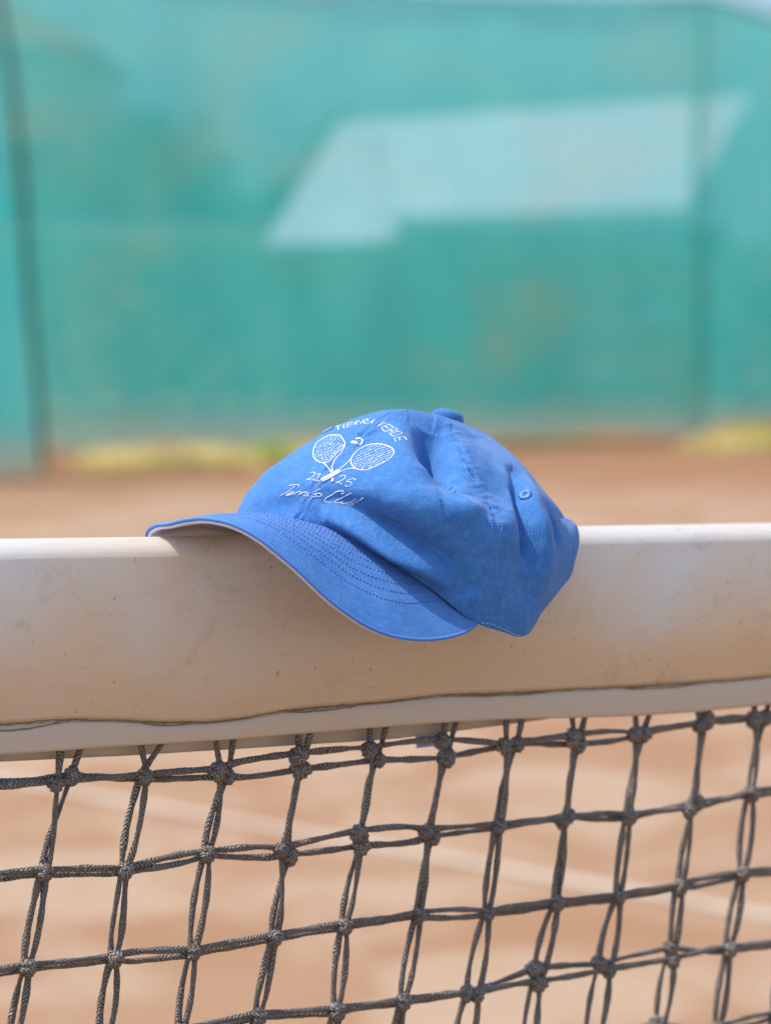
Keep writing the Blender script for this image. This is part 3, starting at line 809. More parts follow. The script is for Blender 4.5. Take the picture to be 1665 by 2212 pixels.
# bill: polar about the crown centre, w = 0 at the crown, 1 at the outer edge
BILL_T = [-61, -54, -46, -38, -30.6, -21.8, -14, -7, 0, 7, 14.7, 24, 35, 45, 54, 61]
BILL_R = [.0955, .113, .130, .147, .158, .1625, .165, .167, .1675, .1645, .158, .149, .1365, .121, .109, .0965]
BILL_Z = [1.010, 1.011, 1.018, 1.034, 1.051, 1.0605, 1.0640, 1.0680, 1.0690, 1.0640, 1.0475, 1.0230, 1.0070, 1.0030, 1.0040, 1.0065]
def bill_top(th, w):
    th = np.asarray(th, float); w = np.asarray(w, float)
    R = rim(th); r0 = np.hypot(R[..., 0], R[..., 1]) - .0045
    r1 = pinterp(th, BILL_T, BILL_R); z1 = pinterp(th, BILL_T, BILL_Z)
    r = r0 + (r1 - r0)*w; a = np.radians(th)
    z0 = R[..., 2] + .0015
    z = z0 + (z1 - z0)*w + .0035*np.sin(np.pi*w)*np.clip((r1 - r0)/.06, 0, 1)
    return np.stack([r*np.cos(a), r*np.sin(a), z], -1)
FOLDS = [
    {'p': [(44.26, 0.7393), (46.56, 0.6447), (47.6, 0.5644), (49.57, 0.5052)], 'a': -0.0215, 'wl': 0.0085, 'wr': 0.0155, 'e': 2.2},
    {'p': [(25.89, 0.7126), (34.61, 0.5981), (39.67, 0.486), (42.98, 0.4041)], 'a': 0.0055, 'wl': 0.0055, 'wr': 0.016, 'e': 2.0},
    {'p': [(53.37, 0.4123), (55.32, 0.3646), (57.64, 0.3304)], 'a': 0.0045, 'wl': 0.013, 'wr': 0.014, 'e': 2.0},
    {'p': [(90.08, 0.5565), (82.91, 0.4891), (78.64, 0.3797), (78.89, 0.2874), (80.63, 0.2415)], 'a': -0.008, 'wl': 0.0055, 'wr': 0.0034, 'e': 2.0},
    {'p': [(89.75, 0.4866), (87.15, 0.3976), (87.16, 0.3057), (87.63, 0.2225), (87.82, 0.1447)], 'a': 0.0078, 'wl': 0.0095, 'wr': 0.0085, 'e': 2.0},
    {'p': [(100.03, 0.3322), (100.55, 0.2775), (100.84, 0.2022)], 'a': -0.0075, 'wl': 0.005, 'wr': 0.005, 'e': 2.0},
    {'p': [(128.93, 0.2246), (129.0, 0.1667), (116.16, 0.1135)], 'a': 0.008, 'wl': 0.0125, 'wr': 0.0125, 'e': 2.0},
    {'p': [(75.03, 0.2369), (78.32, 0.1671), (86.54, 0.0888)], 'a': -0.004, 'wl': 0.01, 'wr': 0.01, 'e': 2.0},
    {'p': [(11.81, 0.0761), (24.84, 0.0676), (34.04, 0.0511), (43.23, 0.0631), (50.44, 0.064)], 'a': 0.0125, 'wl': 0.0062, 'wr': 0.0055, 'e': 2.0},
    {'p': [(10.94, 0.1671), (20.26, 0.164), (29.38, 0.149), (38.96, 0.1449), (47.68, 0.1351), (56.35, 0.0918)], 'a': -0.012, 'wl': 0.0068, 'wr': 0.0075, 'e': 2.0},
    {'p': [(28.34, 0.309), (39.27, 0.3311), (49.74, 0.3281), (60.1, 0.3229), (68.98, 0.327)], 'a': 0.006, 'wl': 0.01, 'wr': 0.013, 'e': 2.0},
    {'p': [(70.89, 0.575), (71.05, 0.5002), (69.74, 0.4109)], 'a': -0.003, 'wl': 0.012, 'wr': 0.012, 'e': 2.0},
    {'p': [(76.15, 0.454), (71.61, 0.3637), (68.53, 0.2782)], 'a': 0.003, 'wl': 0.01, 'wr': 0.01, 'e': 2.0},
    {'p': [(-20.3, 0.0873), (-7.18, 0.096), (1.81, 0.1261)], 'a': -0.0025, 'wl': 0.007, 'wr': 0.007, 'e': 2.0},
    {'p': [(10.16, 0.5547), (11.43, 0.6103), (12.09, 0.6687)], 'a': -0.0022, 'wl': 0.0045, 'wr': 0.0045, 'e': 2.0},
]
THREADS = {
    'upper': [(0.00036,[(-30.6,0.678),(-28.4,0.683),(-23.8,0.683)]),(0.00036,[(-27.8,0.681),(-19.6,0.655),(-15.9,0.637)]),(0.00036,[(-21.7,0.688),(-15.1,0.655),(-13.0,0.65)]),(0.00036,[(-13.6,0.692),(-18.6,0.692),(-12.1,0.655),(-8.9,0.663)]),(0.00036,[(-15.1,0.674),(-11.8,0.677)]),(0.00036,[(-8.7,0.666),(-11.5,0.692),(-10.6,0.704),(-8.8,0.694),(-8.6,0.684),(-10.2,0.681)]),(0.00036,[(-9.8,0.681),(-5.9,0.671)]),(0.00036,[(-4.2,0.676),(-7.4,0.707),(-4.6,0.713),(-2.3,0.701),(-3.0,0.693),(-4.9,0.692)]),(0.00036,[(-4.3,0.691),(0.0,0.678)]),(0.00036,[(1.1,0.678),(1.9,0.716),(4.5,0.677)]),(0.00036,[(1.5,0.688),(3.5,0.691)]),(0.00036,[(11.0,0.702),(9.6,0.673),(13.7,0.697)]),(0.00036,[(20.1,0.673),(15.6,0.688),(12.7,0.67),(18.0,0.642)]),(0.00036,[(14.3,0.678),(17.7,0.665)]),(0.00036,[(18.2,0.642),(20.3,0.669),(22.9,0.665),(23.2,0.654),(21.9,0.647),(19.7,0.653)]),(0.00036,[(21.4,0.647),(20.4,0.634)]),(0.00036,[(21.4,0.628),(24.4,0.652),(26.4,0.649),(26.4,0.638),(23.8,0.617),(21.4,0.628)]),(0.00036,[(30.2,0.617),(28.5,0.63),(24.7,0.606),(26.4,0.59)]),(0.00036,[(26.7,0.614),(27.7,0.602)])],
    'numerals': [(0.00034,[(-2.3,0.318),(-1.2,0.324),(-0.0,0.321),(0.3,0.304),(-0.8,0.282),(-2.4,0.27),(-1.1,0.273),(0.6,0.268)]),(0.00034,[(1.3,0.313),(3.0,0.321),(3.1,0.297),(3.0,0.271)]),(0.00034,[(1.2,0.275),(2.6,0.268),(4.2,0.274)]),(0.00034,[(12.4,0.327),(13.2,0.338),(14.3,0.34),(14.5,0.322),(13.2,0.301),(11.7,0.285),(13.0,0.288),(14.3,0.284)]),(0.00034,[(19.0,0.327),(18.1,0.332),(16.9,0.325),(15.8,0.306),(17.2,0.31),(17.9,0.304),(17.4,0.288),(16.2,0.28),(15.5,0.285)])],
    'script': [(0.00036,[(-9.3,0.227),(-7.2,0.232),(-4.9,0.231),(-4.7,0.216)]),(0.00036,[(-6.5,0.223),(-9.1,0.187),(-12.1,0.16)]),(0.00036,[(-9.4,0.169),(-7.0,0.175),(-6.2,0.184),(-7.5,0.185),(-9.0,0.171),(-9.6,0.163),(-8.1,0.164),(-6.0,0.178)]),(0.00036,[(-4.9,0.187),(-6.0,0.165)]),(0.00036,[(-5.7,0.171),(-4.3,0.188),(-3.2,0.189),(-4.3,0.165)]),(0.00036,[(-2.2,0.188),(-3.5,0.165)]),(0.00036,[(-3.0,0.171),(-1.6,0.189),(-0.3,0.19),(-1.6,0.164),(-0.5,0.166)]),(0.00036,[(1.5,0.187),(0.1,0.163),(1.5,0.167)]),(0.00036,[(2.3,0.195),(2.5,0.198)]),(0.00036,[(5.8,0.224),(3.7,0.198)]),(0.00036,[(4.8,0.191),(6.0,0.195),(6.7,0.187),(5.9,0.175),(4.0,0.166),(2.1,0.159)]),(0.00036,[(4.8,0.191),(3.7,0.183),(5.0,0.175)]),(0.00036,[(14.0,0.23),(15.2,0.241),(14.7,0.248),(13.1,0.241),(10.2,0.207),(7.9,0.165),(7.8,0.154),(9.1,0.149),(10.9,0.159)]),(0.00036,[(18.2,0.252),(14.6,0.212),(11.8,0.16),(12.6,0.159),(13.8,0.175)]),(0.00036,[(14.7,0.184),(13.7,0.161),(14.5,0.162),(15.9,0.189)]),(0.00036,[(15.9,0.189),(15.0,0.164)]),(0.00036,[(19.8,0.228),(17.1,0.194),(15.6,0.165),(16.7,0.163),(17.9,0.181),(17.4,0.188),(16.6,0.177)]),(0.00036,[(17.9,0.19),(20.3,0.218),(22.9,0.249)])],
    'lracket': [(0.00042,[(-11.7,0.468),(-16.1,0.518),(-18.9,0.566),(-18.3,0.594),(-14.3,0.602),(-8.8,0.597),(-3.7,0.577),(1.1,0.545),(3.0,0.514),(3.5,0.477),(3.7,0.438),(2.4,0.409),(0.0,0.397),(-3.5,0.407),(-7.8,0.433),(-11.7,0.468)]),(0.00042,[(1.1,0.545),(2.9,0.531),(4.9,0.475),(5.0,0.423),(5.7,0.391),(8.0,0.351)]),(0.00042,[(0.3,0.397),(4.2,0.374),(7.1,0.348)]),(0.0009,[(7.0,0.352),(8.0,0.342)]),(0.0011,[(9.7,0.306),(10.0,0.286)])],
    'rracket': [(0.00042,[(12.7,0.444),(11.7,0.483),(11.8,0.526),(13.2,0.557),(15.8,0.565),(20.6,0.57),(24.0,0.563),(26.9,0.545),(27.9,0.523),(27.6,0.495),(26.1,0.462),(24.0,0.433),(21.7,0.407),(19.9,0.397),(17.1,0.396),(14.8,0.413),(12.7,0.444)]),(0.00042,[(12.4,0.451),(11.9,0.412),(10.6,0.375)]),(0.00042,[(17.1,0.396),(14.5,0.388),(11.9,0.363)]),(0.00105,[(11.2,0.367),(9.5,0.341),(7.8,0.314),(5.3,0.277)]),(0.0008,[(10.1,0.367),(8.7,0.34),(7.2,0.316),(4.9,0.283)]),(0.0008,[(11.7,0.36),(10.2,0.337),(8.1,0.305),(5.9,0.273)])],
    'ball': [(0.0011,[(4.8,0.565),(6.1,0.557),(8.1,0.554)]),(0.0009,[(5.3,0.556),(7.3,0.559),(8.6,0.554)]),(0.0008,[(4.7,0.586),(7.0,0.591)]),(0.0005,[(6.9,0.592),(8.2,0.589),(9.2,0.575),(9.6,0.558)])],
    'lstr': [(0.00033,[(-6.5,0.435),(-7.2,0.444)]),(0.00045,[(-5.2,0.417),(-4.8,0.42)]),(0.00035,[(-3.2,0.414),(-2.8,0.416)]),(0.00049,[(-11.3,0.48),(-11.0,0.482)]),(0.00045,[(-8.4,0.453),(-9.5,0.464)]),(0.00042,[(-6.1,0.447),(-7.0,0.458)]),(0.00036,[(-5.0,0.434),(-4.6,0.438)]),(0.00047,[(-2.4,0.424),(-3.2,0.434)]),(0.00044,[(-1.6,0.41),(-0.9,0.41)]),(0.00038,[(0.3,0.404),(1.1,0.405)]),(0.0005,[(-11.7,0.493),(-11.1,0.494)]),(0.00046,[(-8.7,0.471),(-9.8,0.48)]),(0.00033,[(-6.7,0.465),(-7.3,0.473)]),(0.00049,[(-4.5,0.445),(-5.4,0.455)]),(0.00043,[(-3.2,0.442),(-2.9,0.445)]),(0.00033,[(-1.0,0.421),(-1.8,0.429)]),(0.00048,[(1.2,0.415),(0.3,0.425)]),(0.00049,[(-14.5,0.513),(-13.6,0.513)]),(0.0004,[(-12.2,0.508),(-11.1,0.507)]),(0.00038,[(-9.0,0.484),(-9.7,0.492)]),(0.00044,[(-6.5,0.476),(-7.2,0.483)]),(0.00049,[(-5.1,0.459),(-4.4,0.461)]),(0.00038,[(-2.6,0.451),(-3.4,0.461)]),(0.00039,[(-0.7,0.434),(-1.4,0.442)]),(0.00036,[(0.5,0.433),(1.0,0.437)]),(0.00034,[(2.7,0.413),(2.2,0.42)]),(0.00047,[(-14.6,0.525),(-13.8,0.526)]),(0.00046,[(-11.4,0.516),(-12.8,0.526)]),(0.00038,[(-9.6,0.498),(-8.8,0.497)]),(0.00041,[(-7.3,0.495),(-6.7,0.497)]),(0.00039,[(-4.2,0.47),(-5.1,0.479)]),(0.0005,[(-2.4,0.468),(-3.0,0.474)]),(0.00048,[(-0.6,0.449),(-1.3,0.457)]),(0.00033,[(0.8,0.444),(1.7,0.445)]),(0.00032,[(3.2,0.423),(2.5,0.433)]),(0.00039,[(-15.4,0.543),(-14.7,0.543)]),(0.00042,[(-11.4,0.528),(-12.3,0.537)]),(0.00047,[(-9.8,0.515),(-9.2,0.516)]),(0.00032,[(-7.5,0.505),(-6.5,0.505)]),(0.00043,[(-4.2,0.483),(-4.9,0.489)]),(0.00046,[(-3.2,0.485),(-2.5,0.484)]),(0.00034,[(-1.5,0.466),(-0.8,0.466)]),(0.00039,[(1.4,0.457),(0.7,0.464)]),(0.00042,[(3.1,0.438),(2.1,0.448)]),(0.0004,[(-15.4,0.553),(-15.1,0.556)]),(0.0004,[(-12.8,0.546),(-11.9,0.546)]),(0.0004,[(-9.2,0.521),(-10.1,0.531)]),(0.00036,[(-7.9,0.521),(-7.2,0.521)]),(0.00044,[(-4.7,0.499),(-5.7,0.507)]),(0.00045,[(-2.0,0.489),(-2.9,0.5)]),(0.00036,[(-1.2,0.478),(-0.6,0.48)]),(0.00032,[(1.6,0.469),(0.7,0.477)]),(0.00049,[(3.2,0.453),(2.6,0.463)]),(0.00045,[(-15.6,0.564),(-15.3,0.567)]),(0.00036,[(-13.3,0.562),(-12.4,0.561)]),(0.00043,[(-9.4,0.536),(-10.8,0.545)]),(0.0005,[(-6.5,0.527),(-7.8,0.538)]),(0.00039,[(-4.4,0.509),(-5.3,0.516)]),(0.00041,[(-2.4,0.506),(-3.1,0.515)]),(0.00035,[(-0.3,0.486),(-0.9,0.493)]),(0.00047,[(1.9,0.479),(1.0,0.489)]),(0.00037,[(2.8,0.467),(3.4,0.471)]),(0.00046,[(-16.6,0.58),(-15.9,0.582)]),(0.00047,[(-13.3,0.569),(-12.6,0.57)]),(0.00039,[(-10.3,0.552),(-9.4,0.551)]),(0.00044,[(-7.6,0.544),(-6.7,0.543)]),(0.00035,[(-4.7,0.525),(-5.6,0.533)]),(0.00037,[(-3.5,0.523),(-2.6,0.523)]),(0.00037,[(-0.8,0.503),(-0.4,0.507)]),(0.00038,[(1.7,0.498),(0.8,0.505)]),(0.00042,[(3.5,0.479),(2.8,0.486)]),(0.00041,[(-17.6,0.593),(-16.7,0.594)]),(0.00037,[(-12.9,0.579),(-14.3,0.589)]),(0.00049,[(-9.3,0.559),(-10.9,0.569)]),(0.00033,[(-7.2,0.553),(-8.3,0.562)]),(0.00048,[(-5.3,0.537),(-4.8,0.54)]),(0.00044,[(-3.5,0.536),(-2.4,0.536)]),(0.00038,[(-0.9,0.516),(-0.4,0.518)]),(0.00037,[(1.5,0.51),(0.6,0.519)]),(0.00046,[(3.7,0.491),(3.0,0.497)]),(0.00047,[(-14.4,0.597),(-13.8,0.598)]),(0.00048,[(-11.2,0.578),(-10.6,0.578)]),(0.00045,[(-7.4,0.565),(-8.5,0.574)]),(0.00035,[(-5.7,0.553),(-5.1,0.554)]),(0.00046,[(-2.4,0.542),(-3.4,0.549)]),(0.0005,[(0.0,0.524),(-0.7,0.532)]),(0.00035,[(1.9,0.522),(0.8,0.531)]),(0.00041,[(-11.5,0.591),(-10.7,0.592)]),(0.00049,[(-8.8,0.584),(-7.8,0.584)]),(0.00046,[(-5.6,0.565),(-5.2,0.568)]),(0.00041,[(-3.5,0.561),(-2.9,0.562)]),(0.00034,[(-0.6,0.539),(-1.4,0.546)]),(0.00038,[(-5.8,0.576),(-4.8,0.577)])],
    'rstr': [(0.00036,[(15.0,0.427),(14.8,0.436)]),(0.00039,[(15.1,0.415),(15.7,0.414)]),(0.00037,[(16.2,0.41),(16.9,0.41)]),(0.00033,[(13.8,0.449),(14.3,0.449)]),(0.00036,[(15.5,0.437),(15.3,0.445)]),(0.00042,[(15.5,0.427),(16.2,0.425)]),(0.00035,[(16.8,0.42),(17.4,0.42)]),(0.00038,[(17.6,0.401),(18.0,0.402)]),(0.00032,[(13.5,0.475),(14.0,0.476)]),(0.00038,[(14.9,0.458),(14.6,0.465)]),(0.00046,[(16.2,0.446),(15.8,0.454)]),(0.00033,[(16.5,0.433),(17.0,0.433)]),(0.00049,[(17.7,0.426),(18.2,0.425)]),(0.00041,[(18.2,0.412),(18.5,0.414)]),(0.0005,[(19.6,0.401),(19.4,0.409)]),(0.00046,[(14.2,0.485),(14.9,0.485)]),(0.00034,[(14.9,0.471),(15.7,0.469)]),(0.00045,[(16.8,0.458),(16.4,0.467)]),(0.00039,[(17.2,0.443),(17.7,0.444)]),(0.00041,[(18.5,0.432),(18.5,0.44)]),(0.00035,[(19.3,0.415),(19.0,0.423)]),(0.00043,[(20.1,0.412),(20.4,0.413)]),(0.00048,[(14.8,0.497),(15.4,0.497)]),(0.00046,[(15.7,0.479),(16.2,0.48)]),(0.00044,[(17.5,0.469),(17.2,0.475)]),(0.00032,[(17.6,0.456),(18.0,0.456)]),(0.00048,[(19.2,0.441),(19.1,0.448)]),(0.00033,[(19.8,0.424),(19.6,0.433)]),(0.00048,[(20.7,0.424),(21.0,0.425)]),(0.00046,[(13.9,0.512),(14.4,0.512)]),(0.00037,[(16.0,0.501),(15.8,0.509)]),(0.0004,[(16.4,0.488),(17.0,0.488)]),(0.00049,[(18.0,0.478),(17.9,0.485)]),(0.00036,[(18.3,0.464),(18.9,0.464)]),(0.00037,[(19.9,0.45),(19.8,0.457)]),(0.0005,[(20.1,0.439),(20.5,0.438)]),(0.00035,[(21.6,0.426),(21.4,0.434)]),(0.00043,[(22.0,0.411),(21.8,0.42)]),(0.00035,[(14.7,0.518),(15.1,0.519)]),(0.00037,[(16.1,0.515),(16.7,0.514)]),(0.0004,[(17.4,0.493),(17.0,0.501)]),(0.00045,[(18.8,0.486),(18.6,0.492)]),(0.0004,[(19.5,0.466),(19.4,0.475)]),(0.00047,[(20.2,0.465),(20.9,0.465)]),(0.00049,[(20.9,0.444),(20.9,0.453)]),(0.00035,[(21.8,0.443),(22.3,0.443)]),(0.00049,[(22.4,0.421),(22.3,0.43)]),(0.0004,[(15.3,0.528),(15.8,0.53)]),(0.00037,[(16.7,0.523),(17.3,0.523)]),(0.0004,[(18.2,0.501),(17.7,0.509)]),(0.00045,[(19.0,0.498),(19.7,0.495)]),(0.00037,[(20.1,0.477),(19.9,0.486)]),(0.00044,[(21.0,0.471),(20.9,0.479)]),(0.00043,[(21.9,0.452),(21.7,0.46)]),(0.00038,[(22.4,0.451),(22.8,0.451)]),(0.00035,[(22.9,0.432),(23.4,0.432)]),(0.00043,[(16.2,0.534),(16.1,0.54)]),(0.00046,[(17.9,0.525),(17.5,0.533)]),(0.00041,[(18.3,0.514),(18.9,0.514)]),(0.00038,[(19.9,0.503),(20.4,0.504)]),(0.00049,[(20.4,0.487),(20.9,0.488)]),(0.0004,[(22.0,0.479),(21.7,0.486)]),(0.00045,[(22.0,0.465),(22.6,0.463)]),(0.0005,[(23.1,0.458),(23.5,0.456)]),(0.00042,[(23.9,0.438),(23.7,0.447)]),(0.00045,[(16.4,0.546),(17.1,0.547)]),(0.00033,[(18.3,0.537),(18.8,0.538)]),(0.00033,[(19.0,0.523),(19.5,0.522)]),(0.00035,[(20.5,0.513),(21.0,0.513)]),(0.00038,[(21.1,0.496),(20.9,0.501)]),(0.0005,[(22.5,0.488),(22.5,0.494)]),(0.00047,[(23.0,0.469),(22.7,0.478)]),(0.0004,[(24.1,0.461),(24.0,0.468)]),(0.00043,[(24.5,0.447),(24.4,0.454)]),(0.00047,[(17.7,0.551),(18.2,0.552)]),(0.00032,[(18.9,0.544),(19.4,0.544)]),(0.00046,[(20.3,0.523),(20.0,0.532)]),(0.00036,[(20.9,0.521),(21.5,0.52)]),(0.00046,[(21.9,0.501),(21.9,0.508)]),(0.0005,[(23.3,0.493),(23.0,0.501)]),(0.00036,[(23.5,0.479),(23.5,0.486)]),(0.00048,[(24.7,0.471),(24.6,0.477)]),(0.0004,[(25.0,0.457),(25.4,0.459)]),(0.0005,[(18.8,0.556),(18.5,0.562)]),(0.00048,[(19.6,0.553),(20.2,0.552)]),(0.00039,[(20.8,0.533),(20.6,0.54)]),(0.00032,[(21.9,0.526),(22.4,0.526)]),(0.00037,[(22.1,0.514),(22.7,0.514)]),(0.00047,[(23.7,0.499),(23.7,0.508)]),(0.00049,[(24.2,0.487),(24.7,0.487)]),(0.00035,[(25.1,0.481),(25.5,0.482)]),(0.00047,[(26.0,0.462),(25.7,0.47)]),(0.00049,[(20.7,0.556),(20.5,0.562)]),(0.00048,[(21.0,0.543),(21.6,0.544)]),(0.0004,[(22.9,0.531),(22.7,0.539)]),(0.00036,[(23.5,0.515),(23.5,0.521)]),(0.00032,[(24.2,0.511),(24.8,0.509)]),(0.00047,[(24.8,0.495),(25.3,0.496)]),(0.00044,[(26.2,0.483),(26.2,0.489)]),(0.00039,[(21.2,0.566),(21.7,0.565)]),(0.00045,[(21.8,0.551),(22.5,0.55)]),(0.00034,[(23.4,0.54),(23.9,0.54)]),(0.00046,[(23.8,0.524),(24.3,0.524)]),(0.00039,[(24.9,0.518),(25.4,0.518)]),(0.00038,[(25.3,0.504),(25.8,0.502)]),(0.00045,[(26.4,0.495),(26.9,0.495)]),(0.00042,[(22.5,0.556),(23.2,0.554)]),(0.00033,[(24.3,0.544),(24.2,0.55)]),(0.00048,[(24.6,0.531),(25.1,0.531)]),(0.0005,[(26.1,0.52),(25.9,0.528)]),(0.00035,[(26.3,0.506),(26.3,0.513)]),(0.00042,[(23.7,0.56),(23.5,0.565)]),(0.00036,[(25.1,0.55),(25.1,0.556)]),(0.00044,[(25.5,0.534),(25.4,0.54)]),(0.0004,[(26.6,0.527),(26.6,0.533)]),(0.00036,[(27.2,0.511),(27.1,0.517)]),(0.00035,[(26.0,0.544),(26.5,0.544)])],
}
SEAMS = {'front': [(-2.72, 0.0118), (0.52, 0.1172), (3.73, 0.2631), (5.23, 0.4364), (4.86, 0.591), (5.36, 0.7001), (8.27, 0.7747)], 'side': [(55.91, 0.7665), (57.68, 0.7006), (58.71, 0.6342), (59.9, 0.5704), (62.14, 0.5134), (64.35, 0.4583), (64.99, 0.3963), (64.25, 0.3285), (63.15, 0.2613), (61.95, 0.1954), (60.58, 0.1309), (59.35, 0.0746), (58.48, 0.0295)], 'hem': [(63.22, 0.008), (66.73, 0.0143), (70.36, 0.0105), (80.08, 0.0036)], 'eye': [(86.13, 0.4562)], 'eye2': [(-33.0, 0.6556)], 'backseam': [(72.03, 0.7442), (91.8, 0.7256), (105.24, 0.6645)]}

# ---------------------------------------------------------------- the cap itself
cap = thing('baseball_cap', 'washed blue cap with white tennis racket embroidery hung over the net headband', 'cap', loc=(0.0129, 1.4076, 1.05))
CO = np.array([0.0129, 1.4076, 1.05])
def crel(p): return np.asarray(p) - CO
TSC = np.array([1.0, 85.0])                     # brings theta and s to like units along a path
TH, SS, CP, CN = finish_crown(FOLDS, SEAMS)
CROWN = Surf(TH, SS, CP, CN)
nt, ns = len(TH), len(SS)
W = crel(cap_world(CP)); WN = cap_dir(CN)
inner = W - WN*.0011
inner[:, -12:] = W[:, -12:] - np.array([0, 0, .0011])
vs = np.concatenate([W.reshape(-1, 3), inner.reshape(-1, 3)]); off = nt*ns; fs = []
idx = np.arange(nt*ns).reshape(nt, ns)
q0 = np.stack([idx[:-1, :-1], idx[1:, :-1], idx[1:, 1:], idx[:-1, 1:]], -1).reshape(-1, 4)
fs = [tuple(q) for q in q0.tolist()] + [tuple(q[::-1]) for q in (q0[(np.arange(len(q0)) % (ns - 1)) < ns] + off).tolist()]
for i in range(nt - 1): fs.append((i*ns, off + i*ns, off + (i+1)*ns, (i+1)*ns))
uvs = np.stack(np.meshgrid(TH/360*.60, SS*.145, indexing='ij'), -1).reshape(-1, 2); uvs = np.concatenate([uvs, uvs])
crown = link_mesh('crown', vs, fs, M_CAP, cap, True, uvs)

# bill
BT = np.linspace(-61, 61, 161); BW = np.linspace(0, 1, 41)
T2, W2 = np.meshgrid(BT, BW, indexing='ij')
BP = bill_top(T2, W2)
BN = np.cross(np.gradient(BP, axis=0), np.gradient(BP, axis=1)); BN /= np.linalg.norm(BN, axis=-1, keepdims=True) + 1e-12
BN *= np.sign(BN[..., 2:3] + 1e-9)
BP = BP + BN*(.00030*soft_noise(BP, 150, 17))[..., None]
BILL = Surf(BT, BW, BP, BN)
def sheet_obj(name, P, N, t0, t1, mat, flip):
    a, b = P.shape[:2]; V = np.concatenate([(crel(cap_world(P)) + cap_dir(N)*t0).reshape(-1, 3), (crel(cap_world(P)) + cap_dir(N)*t1).reshape(-1, 3)])
    ix = np.arange(a*b).reshape(a, b); q = np.stack([ix[:-1, :-1], ix[:-1, 1:], ix[1:, 1:], ix[1:, :-1]], -1).reshape(-1, 4); o_ = a*b
    f = [tuple(x) for x in q.tolist()] + [tuple(x[::-1]) for x in (q + o_).tolist()]
    rim_ = [ix[i, 0] for i in range(a)] + [ix[-1, j] for j in range(1, b)] + [ix[i, -1] for i in range(a - 2, -1, -1)] + [ix[0, j] for j in range(b - 2, 0, -1)]
    for i in range(len(rim_)):
        x, y = rim_[i], rim_[(i + 1) % len(rim_)]; f.append((x, y, y + o_, x + o_))
    uv = np.stack([T2/360*.8, W2*.07], -1).reshape(-1, 2)
    me = link_mesh(name, V, f, mat, cap, True, np.concatenate([uv, uv]))
    bm = bmesh.new(); bm.from_mesh(me.data); bmesh.ops.recalc_face_normals(bm, faces=bm.faces); bm.to_mesh(me.data); bm.free()
    me.data.polygons.foreach_set('use_smooth', [True]*len(me.data.polygons)); return me
bill = sheet_obj('bill', BP, BN, 0, -.0011, M_CAP, False)
lining = sheet_obj('bill_lining', BP, BN, -.0014, -.0034, M_LINING, True)
mb = MB()
ep, en = BILL(np.linspace(-61, 61, 200), np.ones(200))
mb.tube(crel(cap_world(ep)) - cap_dir(en)*.0008, .0011, 10); mb.build('bill_edge', M_EDGE, cap)

def dashes(S, ab, name, mat, parent, step=.0021, dash=.0014, r=.00032, lift=.00010, wig=.00008):
    """a row of machine stitches lying on a surface"""
    ab = np.array(ab, float); f = smooth_path(ab*TSC, 260)/TSC
    P, N = S(f[:, 0], f[:, 1], lift); P = crel(cap_world(P)); N = cap_dir(N)
    L = np.concatenate([[0], np.cumsum(np.linalg.norm(np.diff(P, axis=0), axis=1))])
    mb = MB(); x = 0.0
    while x + dash < L[-1]:
        t = np.linspace(x, x + dash*random.uniform(.85, 1.1), 4)
        Q = np.stack([np.interp(t, L, P[:, k]) for k in range(3)], -1); M = np.stack([np.interp(t, L, N[:, k]) for k in range(3)], -1)
        Q = Q + M*(np.array([-.0002, .00006, .00006, -.0002])[:, None]) + np.random.uniform(-wig, wig, 3)
        mb.tube(Q, [r*.6, r, r, r*.6], 6); x += step*random.uniform(.93, 1.07)
    return mb.build(name, mat, parent)
def offset_line(S, ab, d):
    """shift a (theta, s) line sideways by d metres on the surface"""
    f = smooth_path(np.array(ab, float)*TSC, 60)/TSC; P, N = S(f[:, 0], f[:, 1]); tg = np.gradient(P, axis=0); tg /= np.linalg.norm(tg, axis=1, keepdims=True)
    sd = np.cross(N, tg); out = []
    for k in range(len(f)):
        t, q = f[k]; e = .5
        pt = (S(t + e, q)[0][0] - S(t, q)[0][0])/e; pq = (S(t, min(q + .01, .99))[0][0] - S(t, min(q, .98))[0][0])/.01
        J = np.array([pt, pq]).T; st = np.linalg.lstsq(J, sd[k]*d, rcond=None)[0]; out.append((t + st[0], min(max(q + st[1], 0.002), .99)))
    return out
front_low, front_up = SEAMS['front'][:4], SEAMS['front'][3:]
for d in (-.0030, .0030):
    dashes(CROWN, offset_line(CROWN, SEAMS['front'], d), 'seam_stitching', M_STITCH, crown, .0019, .0012, .00026)
    dashes(CROWN, offset_line(CROWN, SEAMS['side'], d*1.12), 'seam_stitching', M_STITCH, crown, .0018, .0011, .00026)
dashes(CROWN, SEAMS['hem'], 'hem_stitching', M_STITCHL, crown, .0026, .0018, .00030)
dashes(CROWN, offset_line(CROWN, SEAMS['backseam'], .001), 'seam_stitching', M_STITCH, crown, .0019, .0012, .0003)
dashes(CROWN, [(t, .012 + .002*math.sin(t)) for t in range(84, 124, 4)], 'hem_stitching', M_STITCH, crown, .0026, .0018, .00026)
# eight curved rows of stitching on the bill
for k in range(8):
    dlt = .0165 + .0054*k; row = []
    for t in np.linspace(-58, 60, 120):
        R_ = rim(np.array(float(t))); r0 = math.hypot(R_[0], R_[1]); r1 = float(pinterp(t, BILL_T, BILL_R))
        w = 1 - dlt/max(r1 - r0, 1e-6)
        # rows keep a constant distance from the edge; they run out under the crown seam
        if w > .012: row.append((t, w))
    if len(row) > 8: dashes(BILL, row, 'bill_stitching', M_STITCHD, bill, .0023, .0017, .00038, .0001)

